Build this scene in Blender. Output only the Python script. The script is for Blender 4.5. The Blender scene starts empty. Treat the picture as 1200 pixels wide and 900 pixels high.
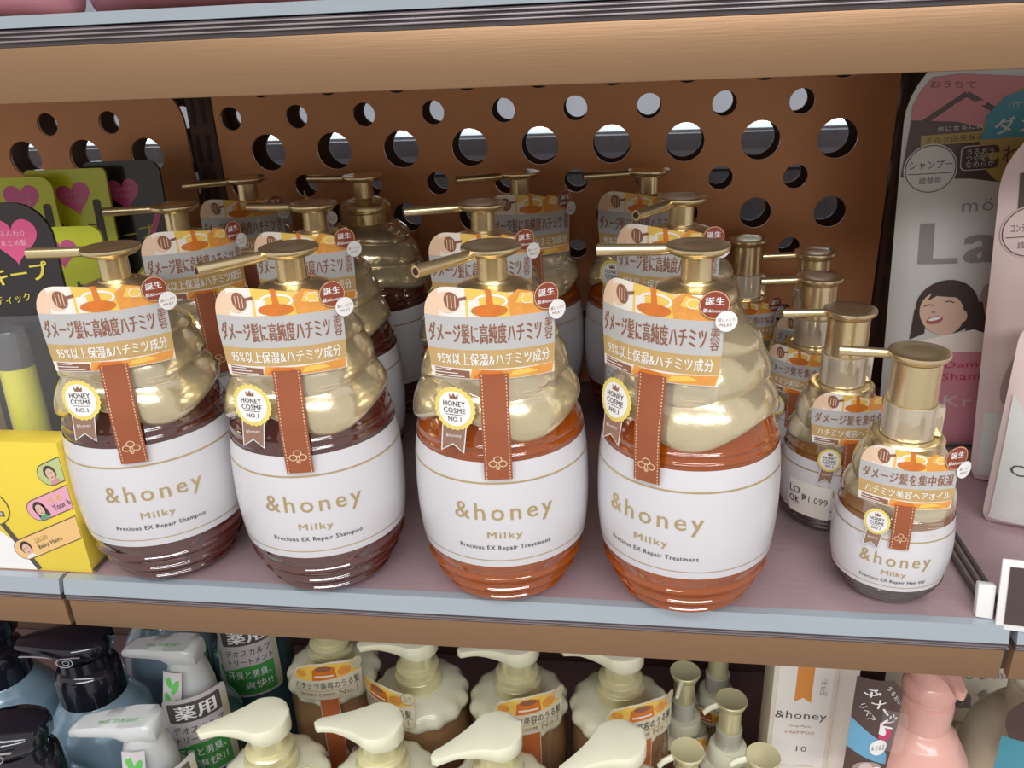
import bpy, bmesh, math, random
from mathutils import Vector, Matrix
random.seed(7)
PI = math.pi
SC = bpy.context.scene
C = SC.collection

# ------------------------------------------------------------------ camera, light, exposure
cam = bpy.data.cameras.new('camera')
cam.sensor_width = 36; cam.lens = 29.16; cam.clip_start = 0.01; cam.clip_end = 50
camo = bpy.data.objects.new('camera', cam); C.objects.link(camo)
rt = Vector((0.99065517, 0.13030012, -0.04030165))
up = Vector((-0.01397426, 0.39090036, 0.92032691))
bk = Vector((0.13567264, -0.91116343, 0.38906831))
camo.matrix_world = Matrix(((rt.x, up.x, bk.x, 0.05881133), (rt.y, up.y, bk.y, -0.36053141), (rt.z, up.z, bk.z, 0.28), (0, 0, 0, 1)))
SC.camera = camo
SC.view_settings.view_transform = 'Standard'
try: SC.view_settings.look = 'None'
except Exception: pass
SC.view_settings.gamma = 1.0
SC.view_settings.use_curve_mapping = False
SC.view_settings.exposure = 0.0
w = bpy.data.worlds.new('store_ambient'); SC.world = w; w.use_nodes = True
w.node_tree.nodes['Background'].inputs[0].default_value = (1.0, 0.95, 0.92, 1)
w.node_tree.nodes['Background'].inputs[1].default_value = 0.52

def area(name, loc, target, sx, sy, power, col=(1, 1, 1)):
    l = bpy.data.lights.new(name, 'AREA'); l.shape = 'RECTANGLE'; l.size = sx; l.size_y = sy
    l.energy = power; l.color = col
    o = bpy.data.objects.new(name, l); C.objects.link(o); o.location = loc
    o.rotation_euler = (Vector(target) - Vector(loc)).to_track_quat('-Z', 'Y').to_euler()
    return o
area('ceiling_strip_lamp', (-0.1, -1.05, 1.55), (0, 0.05, -0.05), 2.4, 0.24, 17, (0.96, 0.98, 1))
area('ceiling_strip_lamp', (0.4, -2.3, 1.5), (0, 0.1, 0.0), 3.0, 0.32, 38, (0.97, 0.98, 1))
area('ceiling_strip_lamp', (0.0, 1.6, 1.6), (0, 2.2, -0.5), 3.0, 0.3, 8, (0.90, 0.95, 1))

# ------------------------------------------------------------------ materials
MATS = {}
def mat(name, col, rough=0.5, metal=0.0, trans=0.0, coat=0.0, emit=0.0, ior=1.45, cior=1.5, noise=0.0, nscale=60, stretch=None, bump=0.0, sheen=0, alpha=1.0):
    if name in MATS: return MATS[name]
    m = bpy.data.materials.new(name); m.use_nodes = True
    nt = m.node_tree; b = nt.nodes['Principled BSDF']
    c = (col[0], col[1], col[2], 1)
    b.inputs['Base Color'].default_value = c
    b.inputs['Roughness'].default_value = rough
    b.inputs['Metallic'].default_value = metal
    b.inputs['Transmission Weight'].default_value = trans
    b.inputs['Coat Weight'].default_value = coat
    b.inputs['Coat Roughness'].default_value = 0.04
    b.inputs['IOR'].default_value = ior; b.inputs['Coat IOR'].default_value = cior
    b.inputs['Alpha'].default_value = alpha
    if emit:
        b.inputs['Emission Color'].default_value = c
        b.inputs['Emission Strength'].default_value = emit
    if noise or bump:
        tc = nt.nodes.new('ShaderNodeTexCoord'); mp = nt.nodes.new('ShaderNodeMapping')
        nz = nt.nodes.new('ShaderNodeTexNoise'); nz.inputs['Scale'].default_value = nscale; nz.inputs['Detail'].default_value = 4
        if stretch: mp.inputs['Scale'].default_value = stretch
        nt.links.new(tc.outputs['Object'], mp.inputs[0]); nt.links.new(mp.outputs[0], nz.inputs['Vector'])
        if noise:
            r = nt.nodes.new('ShaderNodeMix'); r.data_type = 'RGBA'
            r.inputs[6].default_value = tuple(max(0, x * (1 - noise)) for x in col) + (1,)
            r.inputs[7].default_value = tuple(min(1, x * (1 + noise)) for x in col) + (1,)
            nt.links.new(nz.outputs['Fac'], r.inputs[0]); nt.links.new(r.outputs[2], b.inputs['Base Color'])
        if bump:
            bp = nt.nodes.new('ShaderNodeBump'); bp.inputs['Strength'].default_value = bump; bp.inputs['Distance'].default_value = 0.001
            nt.links.new(nz.outputs['Fac'], bp.inputs['Height']); nt.links.new(bp.outputs[0], b.inputs['Normal'])
    MATS[name] = m
    return m
def film(name, col=(1, 1, 1), clear=0.8, rough=0.08):
    if name in MATS: return MATS[name]
    m = bpy.data.materials.new(name); m.use_nodes = True; nt = m.node_tree
    out = nt.nodes['Material Output']; b = nt.nodes['Principled BSDF']
    b.inputs['Base Color'].default_value = (*col, 1); b.inputs['Roughness'].default_value = rough
    t = nt.nodes.new('ShaderNodeBsdfTransparent'); mx = nt.nodes.new('ShaderNodeMixShader'); mx.inputs[0].default_value = clear
    nt.links.new(b.outputs[0], mx.inputs[1]); nt.links.new(t.outputs[0], mx.inputs[2]); nt.links.new(mx.outputs[0], out.inputs[0])
    MATS[name] = m; return m

GOLD = mat('champagne_gold', (0.90, 0.74, 0.44), 0.27, 0.9, noise=0.06, nscale=80)
CAPG = mat('pearl_gold_plastic', (0.79, 0.68, 0.43), 0.17, 0.62, coat=1.0, noise=0.14, nscale=110, bump=0.3)
CLIP = mat('clear_gold_clip', (0.86, 0.76, 0.58), 0.1, 0.4, trans=0.3, coat=0.5)
HOLE = mat('spout_bore', (0.03, 0.02, 0.015), 0.6)
WINE = mat('wine_amber_liquid', (0.22, 0.045, 0.03), 0.05, trans=0.65, coat=1.0, cior=2.0)
ORNG = mat('orange_amber_liquid', (0.74, 0.155, 0.005), 0.05, trans=0.6, coat=1.0, cior=1.75)
OILM = mat('dark_oil_liquid', (0.78, 0.33, 0.06), 0.05, trans=0.7, coat=1.0, cior=2.0)
LABW = mat('pearl_white_label', (0.74, 0.725, 0.745), 0.28, coat=0.4, noise=0.02, nscale=40)
LGOLD = mat('gold_foil_print', (0.66, 0.50, 0.24), 0.3, 0.55)
INK = mat('dark_ink', (0.10, 0.085, 0.08), 0.5)
BRN = mat('brown_ink', (0.30, 0.115, 0.06), 0.5)
SILV = mat('silver_grey_card', (0.56, 0.55, 0.54), 0.33, coat=0.3, noise=0.03)
TAN = mat('tan_gold_print', (0.60, 0.40, 0.16), 0.35, coat=0.3, noise=0.15, nscale=150)
WHT = mat('white_print', (0.93, 0.92, 0.90), 0.4)
PEACH = mat('peach_print', (0.93, 0.66, 0.46), 0.35, coat=0.3)
CRM = mat('cream_print', (0.95, 0.87, 0.78), 0.35, coat=0.3)
ORP = mat('orange_print', (0.90, 0.36, 0.07), 0.3, coat=0.4, noise=0.25, nscale=250)
ORD = mat('deep_orange_print', (0.72, 0.20, 0.03), 0.3, coat=0.4, noise=0.2, nscale=200)
YEL = mat('honey_yellow_print', (0.95, 0.62, 0.12), 0.3, coat=0.4, noise=0.1, nscale=200)
DIP = mat('dipper_brown_print', (0.30, 0.13, 0.08), 0.4)
RIB = mat('russet_ribbon', (0.36, 0.105, 0.045), 0.42, noise=0.08, nscale=300)
STI = mat('gold_stitch', (0.80, 0.58, 0.36), 0.5)
REDC = mat('russet_sticker', (0.30, 0.06, 0.03), 0.3, coat=0.4)
BADY = mat('badge_yellow', (0.86, 0.70, 0.18), 0.4)
BANN = mat('banner_brown', (0.33, 0.19, 0.13), 0.45)
FILM = film('clear_tag_film', (0.95, 0.93, 0.88), 0.90)
BRASS = mat('brushed_bronze', (0.345, 0.205, 0.110), 0.40, 0.55, noise=0.05, nscale=40, stretch=(1, 30, 30), bump=0.06)
PANEL = mat('bronze_panel_paint', (0.64, 0.29, 0.125), 0.42, 0.3, noise=0.06, nscale=30)
DARKM = mat('dark_bronze_post', (0.10, 0.05, 0.03), 0.45, 0.5, noise=0.1)
RAILB = mat('blue_grey_rail', (0.44, 0.50, 0.55), 0.28, 0.25, noise=0.04, nscale=40, stretch=(1, 20, 20))
RAILD = mat('dark_rail_groove', (0.085, 0.07, 0.075), 0.4, 0.2)
RAILM = mat('mauve_rail_ridge', (0.34, 0.29, 0.30), 0.35, 0.4)
SHELF = mat('mauve_brushed_shelf', (0.48, 0.34, 0.36), 0.33, 0.35, noise=0.16, nscale=90, stretch=(0.6, 14, 14), bump=0.08)

# ------------------------------------------------------------------ mesh helpers
def link(name, me, parent=None):
    o = bpy.data.objects.new(name, me); C.objects.link(o)
    if parent is not None: o.parent = parent
    return o
def finish(me, angle=38):
    for p in me.polygons: p.use_smooth = True
    try: me.set_sharp_from_angle(angle=math.radians(angle))
    except Exception: pass
class MB:
    def __init__(s): s.v = []; s.f = []; s.m = []; s.mats = []
    def mi(s, m):
        if m not in s.mats: s.mats.append(m)
        return s.mats.index(m)
    def add(s, vs, fs, m):
        k = len(s.v); i = s.mi(m); s.v += [tuple(x) for x in vs]
        for f in fs: s.f.append([a + k for a in f]); s.m.append(i)
    def loft(s, rings, m, caps=True, closed=True):
        n = len(rings[0]); vs = [p for r in rings for p in r]; fs = []
        for i in range(len(rings) - 1):
            for j in range(n if closed else n - 1):
                a = i * n + j; b = i * n + (j + 1) % n
                fs.append([a, b, b + n, a + n])
        if caps and closed:
            fs.append(list(range(n))[::-1]); fs.append([(len(rings) - 1) * n + j for j in range(n)])
        s.add(vs, fs, m)
    def lathe(s, prof, m, seg=48, mod=None, o=(0, 0, 0), caps=True):
        rings = []
        for r, z in prof:
            ring = []
            for j in range(seg):
                t = 2 * PI * j / seg
                rr, zz = (r, z) if mod is None else mod(r, z, t)
                ring.append((o[0] + rr * math.cos(t), o[1] + rr * math.sin(t), o[2] + zz))
            rings.append(ring)
        s.loft(rings, m, caps)
    def tube(s, pts, r, m, seg=14, caps=True):
        pts = [Vector(p) for p in pts]; rings = []
        rr = r if isinstance(r, (list, tuple)) else [r] * len(pts)
        for i, p in enumerate(pts):
            d = (pts[min(i + 1, len(pts) - 1)] - pts[max(i - 1, 0)]).normalized()
            a = d.cross(Vector((0, 0, 1)));
            if a.length < 1e-4: a = Vector((1, 0, 0))
            a.normalize(); b = a.cross(d)
            rings.append([p + (a * math.cos(2 * PI * j / seg) + b * math.sin(2 * PI * j / seg)) * rr[i] for j in range(seg)])
        s.loft(rings, m, caps)
    def box(s, x0, x1, y0, y1, z0, z1, m, bev=0.0):
        bm = bmesh.new(); bmesh.ops.create_cube(bm, size=1)
        for v in bm.verts:
            v.co = ((x0 + x1) / 2 + v.co.x * (x1 - x0), (y0 + y1) / 2 + v.co.y * (y1 - y0), (z0 + z1) / 2 + v.co.z * (z1 - z0))
        if bev: bmesh.ops.bevel(bm, geom=bm.edges[:], offset=bev, segments=2, affect='EDGES', profile=0.5)
        bm.verts.index_update()
        s.add([v.co[:] for v in bm.verts], [[v.index for v in f.verts] for f in bm.faces], m); bm.free()
    def build(s, name, parent=None, angle=38):
        me = bpy.data.meshes.new(name); me.from_pydata(s.v, [], s.f)
        for m in s.mats: me.materials.append(m)
        me.polygons.foreach_set('material_index', s.m)
        bm = bmesh.new(); bm.from_mesh(me); bmesh.ops.recalc_face_normals(bm, faces=bm.faces[:]); bm.to_mesh(me); bm.free()
        me.update(); finish(me, angle)
        return link(name, me, parent)

_T = {}
def text_geo(s, spc):
    k = (s, spc)
    if k in _T: return _T[k]
    cu = bpy.data.curves.new('t', 'FONT'); cu.body = s; cu.resolution_u = 2; cu.space_character = spc; cu.space_line = 0.85
    o = bpy.data.objects.new('t', cu); C.objects.link(o)
    dg = bpy.context.evaluated_depsgraph_get(); dg.update()
    me = bpy.data.meshes.new_from_object(o.evaluated_get(dg))
    vs = [(v.co.x, v.co.y) for v in me.vertices]; fs = [list(p.vertices) for p in me.polygons]
    bpy.data.objects.remove(o); bpy.data.curves.remove(cu); bpy.data.meshes.remove(me)
    xs = [v[0] for v in vs] or [0, 1]; ys = [v[1] for v in vs] or [0, 1]
    _T[k] = (vs, fs, min(xs), max(xs), min(ys), max(ys)); return _T[k]

class Art:
    """flat printed artwork in metres, mapped on a curved surface"""
    def __init__(s): s.items = []
    def poly(s, pts, m, layer=1): s.items.append(([tuple(p) for p in pts], [list(range(len(pts)))], m, layer)); return s
    def rect(s, x0, x1, y0, y1, m, layer=1, r=0.0):
        if r <= 0: return s.poly([(x0, y0), (x1, y0), (x1, y1), (x0, y1)], m, layer)
        pts = []
        for cx, cy, a0 in ((x1 - r, y0 + r, -90), (x1 - r, y1 - r, 0), (x0 + r, y1 - r, 90), (x0 + r, y0 + r, 180)):
            for k in range(6):
                a = math.radians(a0 + 18 * k); pts.append((cx + r * math.cos(a), cy + r * math.sin(a)))
        return s.poly(pts, m, layer)
    def ell(s, cx, cy, rx, ry, m, layer=1, rot=0, n=28):
        c, d = math.cos(math.radians(rot)), math.sin(math.radians(rot)); pts = []
        for k in range(n):
            a = 2 * PI * k / n; x, y = rx * math.cos(a), ry * math.sin(a)
            pts.append((cx + x * c - y * d, cy + x * d + y * c))
        return s.poly(pts, m, layer)
    def ring(s, cx, cy, rx, ry, t, m, layer=1, n=28, a0=0, a1=360):
        vs = []; fs = []
        for k in range(n + 1):
            a = math.radians(a0 + (a1 - a0) * k / n)
            vs += [(cx + rx * math.cos(a), cy + ry * math.sin(a)), (cx + (rx - t) * math.cos(a), cy + (ry - t) * math.sin(a))]
        for k in range(n): fs.append([2 * k, 2 * k + 2, 2 * k + 3, 2 * k + 1])
        s.items.append((vs, fs, m, layer)); return s
    def line(s, pts, t, m, layer=1):
        for a, b in zip(pts[:-1], pts[1:]):
            d = Vector((b[0] - a[0], b[1] - a[1])); n = Vector((-d.y, d.x)).normalized() * t / 2
            s.poly([(a[0] + n.x, a[1] + n.y), (a[0] - n.x, a[1] - n.y), (b[0] - n.x, b[1] - n.y), (b[0] + n.x, b[1] + n.y)], m, layer)
        return s
    def heart(s, cx, cy, w, m, layer=1, rot=0):
        pts = []; c, d = math.cos(math.radians(rot)), math.sin(math.radians(rot))
        for k in range(40):
            t = 2 * PI * k / 40
            x = 16 * math.sin(t) ** 3 / 32 * w; y = (13 * math.cos(t) - 5 * math.cos(2 * t) - 2 * math.cos(3 * t) - math.cos(4 * t)) / 32 * w
            pts.append((cx + x * c - y * d, cy + x * d + y * c))
        return s.poly(pts, m, layer)
    def text(s, t, cx, cy, w, m, layer=2, h=None, rot=0, bold=0.0, spc=1.08):
        vs, fs, x0, x1, y0, y1 = text_geo(t, spc)
        k = w / (x1 - x0); ky = k if h is None else h / (y1 - y0)
        c, d = math.cos(math.radians(rot)), math.sin(math.radians(rot)); out = []
        for x, y in vs:
            x, y = (x - (x0 + x1) / 2) * k, (y - (y0 + y1) / 2) * ky
            out.append((cx + x * c - y * d, cy + x * d + y * c))
        s.items.append((out, fs, m, layer))
        if bold:
            e = bold * 1.2 * ky
            for q in (-1, 1): s.items.append(([(x + q * e, y) for x, y in out], fs, m, layer + 0.15 * q))
        return s
    def build(s, name, parent, fn, step=0.004, dz=0.00016, vstep=None, base=0.0):
        bm = bmesh.new(); mats = []
        for vs, fs, m, layer in s.items:
            if m not in mats: mats.append(m)
            i = mats.index(m); b = [bm.verts.new((x, y, layer * dz + base)) for x, y in vs]
            for f in fs:
                try: fc = bm.faces.new([b[a] for a in f]); fc.material_index = i
                except ValueError: pass
        for f in bm.faces:
            f.normal_update()
            if f.normal.z < 0: f.normal_flip()
        big = [f for f in bm.faces if len(f.verts) > 4]
        if big: bmesh.ops.triangulate(bm, faces=big)
        for ax, st in ((0, step), (1, vstep)):
            if not st or not bm.verts: continue
            lo = min(v.co[ax] for v in bm.verts); hi = max(v.co[ax] for v in bm.verts)
            k = math.floor(lo / st) + 1
            while k * st < hi:
                co = [0, 0, 0]; no = [0, 0, 0]; co[ax] = k * st; no[ax] = 1
                bmesh.ops.bisect_plane(bm, geom=bm.verts[:] + bm.edges[:] + bm.faces[:], dist=1e-7, plane_co=co, plane_no=no); k += 1
        for v in bm.verts: v.co = fn(v.co.x, v.co.y, v.co.z)
        me = bpy.data.meshes.new(name); bm.to_mesh(me); bm.free()
        for m in mats: me.materials.append(m)
        for p in me.polygons: p.use_smooth = True
        return link(name, me, parent)

def interp(tab, z):
    tab = sorted(tab)
    if z <= tab[0][0]: return tab[0][1]
    for (a, x), (b, y) in zip(tab[:-1], tab[1:]):
        if z <= b: return x + (y - x) * (z - a) / (b - a)
    return tab[-1][1]
def smooth_tab(tab, n=60):
    """catmull-rom resample of (z, r)"""
    tab = sorted(tab); out = []
    for i in range(len(tab) - 1):
        p0 = tab[max(i - 1, 0)]; p1 = tab[i]; p2 = tab[i + 1]; p3 = tab[min(i + 2, len(tab) - 1)]
        for k in range(8):
            t = k / 8
            r = 0.5 * (2 * p1[1] + (p2[1] - p0[1]) * t + (2 * p0[1] - 5 * p1[1] + 4 * p2[1] - p3[1]) * t * t + (3 * p1[1] - p0[1] - 3 * p2[1] + p3[1]) * t ** 3)
            out.append((p1[0] + (p2[0] - p1[0]) * t, r))
    out.append(tab[-1]); return out

def empty(name, loc, label=None, cat=None, group=None, rz=0):
    o = bpy.data.objects.new(name, None); C.objects.link(o); o.empty_display_size = 0.02
    o.location = loc; o.rotation_euler = (0, 0, math.radians(rz)); return tag(o, label, cat, group)
def tag(o, label=None, cat=None, group=None, kind=None):
    if label: o['label'] = label
    if cat: o['category'] = cat
    if group: o['group'] = group
    if kind: o['kind'] = kind
    return o
def dup(o, parent=None):
    c = o.copy(); C.objects.link(c)
    if parent is not None: c.parent = parent
    for ch in list(o.children): dup(ch, c)
    return c
def child(o, base):
    for c in o.children:
        if c.name.split('.')[0] == base: return c
def cyl_map(rtab, r0):
    return lambda u, v, h: (((interp(rtab, v) + h) * math.sin(u / r0)), -((interp(rtab, v) + h) * math.cos(u / r0)), v)
def sheet_map(ytab, rc):
    def fn(u, v, h):
        y0 = interp(ytab, v) - h; a = u / rc
        return (rc * math.sin(a), y0 + rc * (1 - math.cos(a)), v)
    return fn
def flat_map(o, ex, ey, n):
    o, ex, ey, n = Vector(o), Vector(ex), Vector(ey), Vector(n)
    return lambda u, v, h: o + ex * u + ey * v + n * h

# ------------------------------------------------------------------ setting: shelving
def struct(o): return tag(o, kind='structure')
m = MB(); m.box(-3, 3, -2.6, 3.2, -1.22, -1.2, mat('store_floor_tile', (0.55, 0.52, 0.50), 0.35, noise=0.05, nscale=4)); struct(m.build('floor'))
m = MB(); m.box(-3, 3, 3.2, 3.22, -1.2, 2.2, mat('store_white_wall', (0.50, 0.53, 0.60), 0.6, noise=0.25, nscale=5)); struct(m.build('wall_far'))

def shelf_unit(name, x0, x1, z, depth, label, y1=None):
    """one shelf board: deck, blue grey rail with grooves, bronze fascia"""
    t = empty(name, ((x0 + x1) / 2, 0, z), label, 'shelf', 'shelf boards of the display')
    a, b = x0 - (x0 + x1) / 2, x1 - (x0 + x1) / 2
    k = MB(); k.box(a, b, 0.004, depth, -0.018, 0.0, SHELF, 0.0006); k.build('deck', t)
    k = MB()
    rng = lambda pts: [[(x, y, zz) for y, zz in pts] for x in (a + 0.0004, b - 0.0004)]
    k.loft(rng([(0.0036, 0.0003), (-0.0012, 0.0), (-0.0035, -0.0092), (-0.003, -0.0098), (0.0036, -0.0098)]), RAILB); k.build('price_rail', t)
    k = MB(); k.box(a + 0.0004, b - 0.0004, -0.0028, 0.0036, -0.0136, -0.0099, RAILD)
    for q in (-0.0109, -0.0122): k.box(a + 0.0006, b - 0.0006, -0.0034, -0.0026, q - 0.0004, q, RAILM)
    k.build('grooved_strip', t)
    k = MB(); k.box(a + 0.0006, b - 0.0006, -0.0022, 0.0036, -0.0325, -0.0137, BRASS, 0.0007); k.build('fascia', t)
    return t
shelf_unit('shelf_board', -0.2625, 0.2495, 0, 0.30, 'mauve metal shelf board carrying the row of honey shampoo bottles')
shelf_unit('shelf_board', -0.80, -0.2645, 0, 0.30, 'shelf board at left under the yellow printed box')
shelf_unit('shelf_board', 0.2525, 0.80, 0, 0.30, 'shelf board at right under the white refill pouches')
# top shelf (rail is taller above the fascia)
t = empty('shelf_board', (0, 0, 0.2955), 'bronze fronted top shelf board crossing the top of the photo', 'shelf', 'shelf boards of the display')
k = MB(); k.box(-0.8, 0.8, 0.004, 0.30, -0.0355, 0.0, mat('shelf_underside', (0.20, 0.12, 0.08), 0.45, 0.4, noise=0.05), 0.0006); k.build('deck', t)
k = MB(); rng = lambda pts: [[(x, y, zz) for y, zz in pts] for x in (-0.8, 0.8)]
k.loft(rng([(0.0036, 0.0003), (-0.0032, 0.0), (-0.0024, -0.0048), (0.0036, -0.0055)]), RAILB); k.build('price_rail', t)
k = MB(); k.box(-0.8, 0.8, -0.002, 0.0036, -0.0124, -0.0056, RAILD)
for q in (-0.0062, -0.0080, -0.0098): k.box(-0.8, 0.8, -0.0032, -0.0018, q - 0.0007, q, RAILM, 0.0002)
k.build('grooved_strip', t)
k = MB(); k.box(-0.8, 0.8, -0.0026, 0.0036, -0.0357, -0.0125, BRASS, 0.0008); k.build('fascia', t)
# lower shelf
LZ = -0.305
t = empty('shelf_board', (0, 0, LZ), 'lowest shelf board under the cream and green bottles', 'shelf', 'shelf boards of the display')
k = MB(); k.box(-0.8, 0.8, -0.06, 0.30, -0.018, 0.0, SHELF, 0.0006); k.build('deck', t)
k = MB(); k.box(-0.8, 0.8, -0.066, -0.0605, -0.03, 0.0, BRASS, 0.0008); k.build('fascia', t)

k = MB(); k.box(-0.7, 0.7, 0.3015, 0.3045, LZ - 0.018, -0.0005, mat('lower_back_paint', (0.16, 0.10, 0.075), 0.5, 0.2)); tag(k.build('back_board'), 'dark plain back board behind the bottles of the lowest shelf', 'panel')
# perforated back panels
def perf_panel(name, x0, x1, z0, z1, rows, y, thick, m, label, rad=(0.004,) * 4):
    cu = bpy.data.curves.new(name, 'CURVE'); cu.dimensions = '2D'; cu.fill_mode = 'BOTH'; cu.extrude = thick / 2
    def spl(pts):
        s = cu.splines.new('POLY'); s.points.add(len(pts) - 1); s.use_cyclic_u = True
        for p, q in zip(s.points, pts): p.co = (q[0], q[1], 0, 1)
    pts = []
    for cx, cz, a0, r in ((x1, z0, -90, rad[0]), (x1, z1, 0, rad[1]), (x0, z1, 90, rad[2]), (x0, z0, 180, rad[3])):
        sx = -1 if cx == x1 else 1; sz = -1 if cz == z1 else 1
        for k in range(9):
            a = math.radians(a0 + 90 * k / 8); pts.append((cx + sx * r + r * math.cos(a), cz + sz * r + r * math.sin(a)))
    spl(pts)
    for zc, r, xs in rows:
        for xc in xs:
            if x0 + r + 0.004 < xc < x1 - r - 0.004 and z0 + r < zc < z1 - r:
                spl([(xc + r * math.cos(2 * PI * k / 32), zc + r * math.sin(2 * PI * k / 32)) for k in range(32)])
    o = bpy.data.objects.new('tmp', cu); C.objects.link(o)
    dg = bpy.context.evaluated_depsgraph_get(); dg.update()
    me = bpy.data.meshes.new_from_object(o.evaluated_get(dg)); bpy.data.objects.remove(o)
    for v in me.vertices: v.co = (v.co.x, y - v.co.z, v.co.y)
    me.materials.clear(); me.materials.append(m); me.name = name
    bm = bmesh.new(); bm.from_mesh(me); bmesh.ops.remove_doubles(bm, verts=bm.verts[:], dist=1e-6); bmesh.ops.recalc_face_normals(bm, faces=bm.faces[:]); bm.to_mesh(me); bm.free()
    ob = link(name, me); return tag(ob, label, 'panel')
def rows_for(x_first, n):
    P = 0.0553; R = []
    full = [x_first + P * i for i in range(-2, n + 2)]; half = [x + P / 2 for x in full]
    for i, (r, xs) in enumerate([(0.0120, full), (0.0091, half), (0.0144, full), (0.0092, half), (0.0119, full), (0.0080, half), (0.0105, full), (0.008, half), (0.0095, full)]):
        R.append((0.2530 - 0.0271 * i, r, xs))
    return R
perf_panel('perforated_panel', -0.272, 0.2505, 0.002, 0.2935, rows_for(-0.2308, 9), 0.3015, 0.003, PANEL, 'central bronze back panel with round holes behind the honey bottles')
perf_panel('perforated_panel', -0.66, -0.2985, 0.002, 0.2575, rows_for(-0.447 - 0.0553 * 3, 7), 0.3015, 0.003, PANEL, 'left bronze back panel with a large rounded corner and round holes', (0.004, 0.036, 0.03, 0.004))
perf_panel('perforated_panel', 0.281, 0.66, 0.002, 0.2575, rows_for(0.313, 6), 0.3015, 0.003, PANEL, 'right bronze back panel with a rounded corner behind the refill pouches', (0.004, 0.03, 0.036, 0.004))
perf_panel('perforated_panel', -0.66, 0.66, 0.002, 0.2935, rows_for(-0.2308 - 0.0553 * 7, 22), 0.330, 0.003, mat('dark_panel_paint', (0.07, 0.045, 0.035), 0.5, 0.3), 'dark second perforated panel seen through the holes of the back panel')
for x0, x1, lab in ((-0.296, -0.2745, 'dark slotted upright post left of the central back panel'), (0.2530, 0.279, 'dark slotted upright post right of the central back panel')):
    t = empty('upright_post', ((x0 + x1) / 2, 0.308, -0.30), lab, 'post'); hw = (x1 - x0) / 2
    k = MB(); k.box(-hw, hw, -0.006, 0.03, 0.0, 0.62, DARKM, 0.001); k.build('channel', t)
    k = MB()
    for sx in (-0.55, 0.3):
        for i in range(20): k.box(hw * sx - 0.0016, hw * sx + 0.0016, -0.0066, -0.0058, 0.012 + i * 0.03, 0.034 + i * 0.03, HOLE)
    k.build('slots', t)
# opposite side of the gondola, seen through the holes
t = empty('shelf_board', (0, 0.70, -0.05), 'dark far side shelf glimpsed through the round holes', 'shelf')
k = MB(); k.box(-0.9, 0.9, 0.0, 0.085, -0.55, 0.210, mat('far_shelf', (0.06, 0.052, 0.058), 0.5, noise=0.3, nscale=14, stretch=(6, 1, 1))); k.build('deck', t)
k = MB(); k.box(-0.9, 0.9, -0.005, 0.0, 0.168, 0.190, mat('far_rail', (0.10, 0.09, 0.10), 0.4)); k.build('fascia', t)
t = empty('tube_lamp', (0, 0.712, 0.1745), 'lit white tube lamp glimpsed through the holes of the back panel', 'lamp')
k = MB(); k.tube([(-0.8, 0, 0), (0.8, 0, 0)], 0.006, mat('lit_tube', (0.86, 0.97, 1.0), 0.4, emit=3.0)); k.build('tube', t)
k = MB(); k.box(-0.82, 0.82, 0.0062, 0.016, -0.0118, 0.004, mat('lamp_batten', (0.8, 0.8, 0.82), 0.4)); k.build('batten', t)

# divider rails on the shelf joints
for x, lab in ((-0.2515, 'dark double divider rail on the shelf beside the yellow box'), (0.2455, 'dark double divider rail right of the small oil bottles')):
    t = empty('divider_rail', (x, 0, 0.0), lab, 'divider', 'divider rails on the shelf')
    k = MB(); k.box(-0.0055, 0.0055, 0.006, 0.292, 0.0002, 0.0012, mat('rail_brown', (0.30, 0.22, 0.17), 0.4, 0.4), 0.0002); k.build('base_strip', t)
    for q in (-0.0047, -0.0002, 0.0043):
        k = MB(); k.box(q - 0.0011, q + 0.0011, 0.006, 0.292, 0.0012, 0.0024, RAILD, 0.0003); k.build('ridge', t)

# ------------------------------------------------------------------ honey pump bottles
def cap_mesh(zb, zt, tiers, seg=96, clos=0.9):
    """gold dripping honey cap: overlapping wavy tiers; tiers = [(z_bottom, r, amp, n, phase)] low to high"""
    k = MB()
    for i, (z0, r, amp, n, ph) in enumerate(tiers):
        nxt = tiers[i + 1] if i + 1 < len(tiers) else None
        ztop = (nxt[0] + 0.005) if nxt else zt
        rtop = (nxt[1] - 0.0055) if nxt else clos
        prof = []
        for a in range(13):
            t = a / 12
            if t < 0.22: rr = r - 0.0032 * (1 - math.sin(t / 0.22 * PI / 2)) ; zz = t * 0.75
            else:
                q = (t - 0.22) / 0.78; rr = rtop + (r - rtop) * math.cos(q * PI / 2) ** 0.75; zz = 0.165 + q * 0.835
            prof.append((rr, z0 + (ztop - z0) * zz, t))
        rings = []
        for rr, zz, t in prof:
            ring = []
            for j in range(seg):
                th = 2 * PI * j / seg
                wv = amp * (math.sin(n * th + ph) + 0.45 * math.sin((n + 1) * th + 2.1 * ph)) * (1 - t)
                br = 1 + 0.035 * math.sin(n * th + ph + 2.6) * (1 - 0.5 * t)
                ring.append((rr * br * math.cos(th), rr * br * math.sin(th), zz + wv))
            rings.append(ring)
        k.loft(rings, CAPG)
    return k
def wipe(rtab, pad): return [(z, r + pad) for z, r in rtab]

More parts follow.
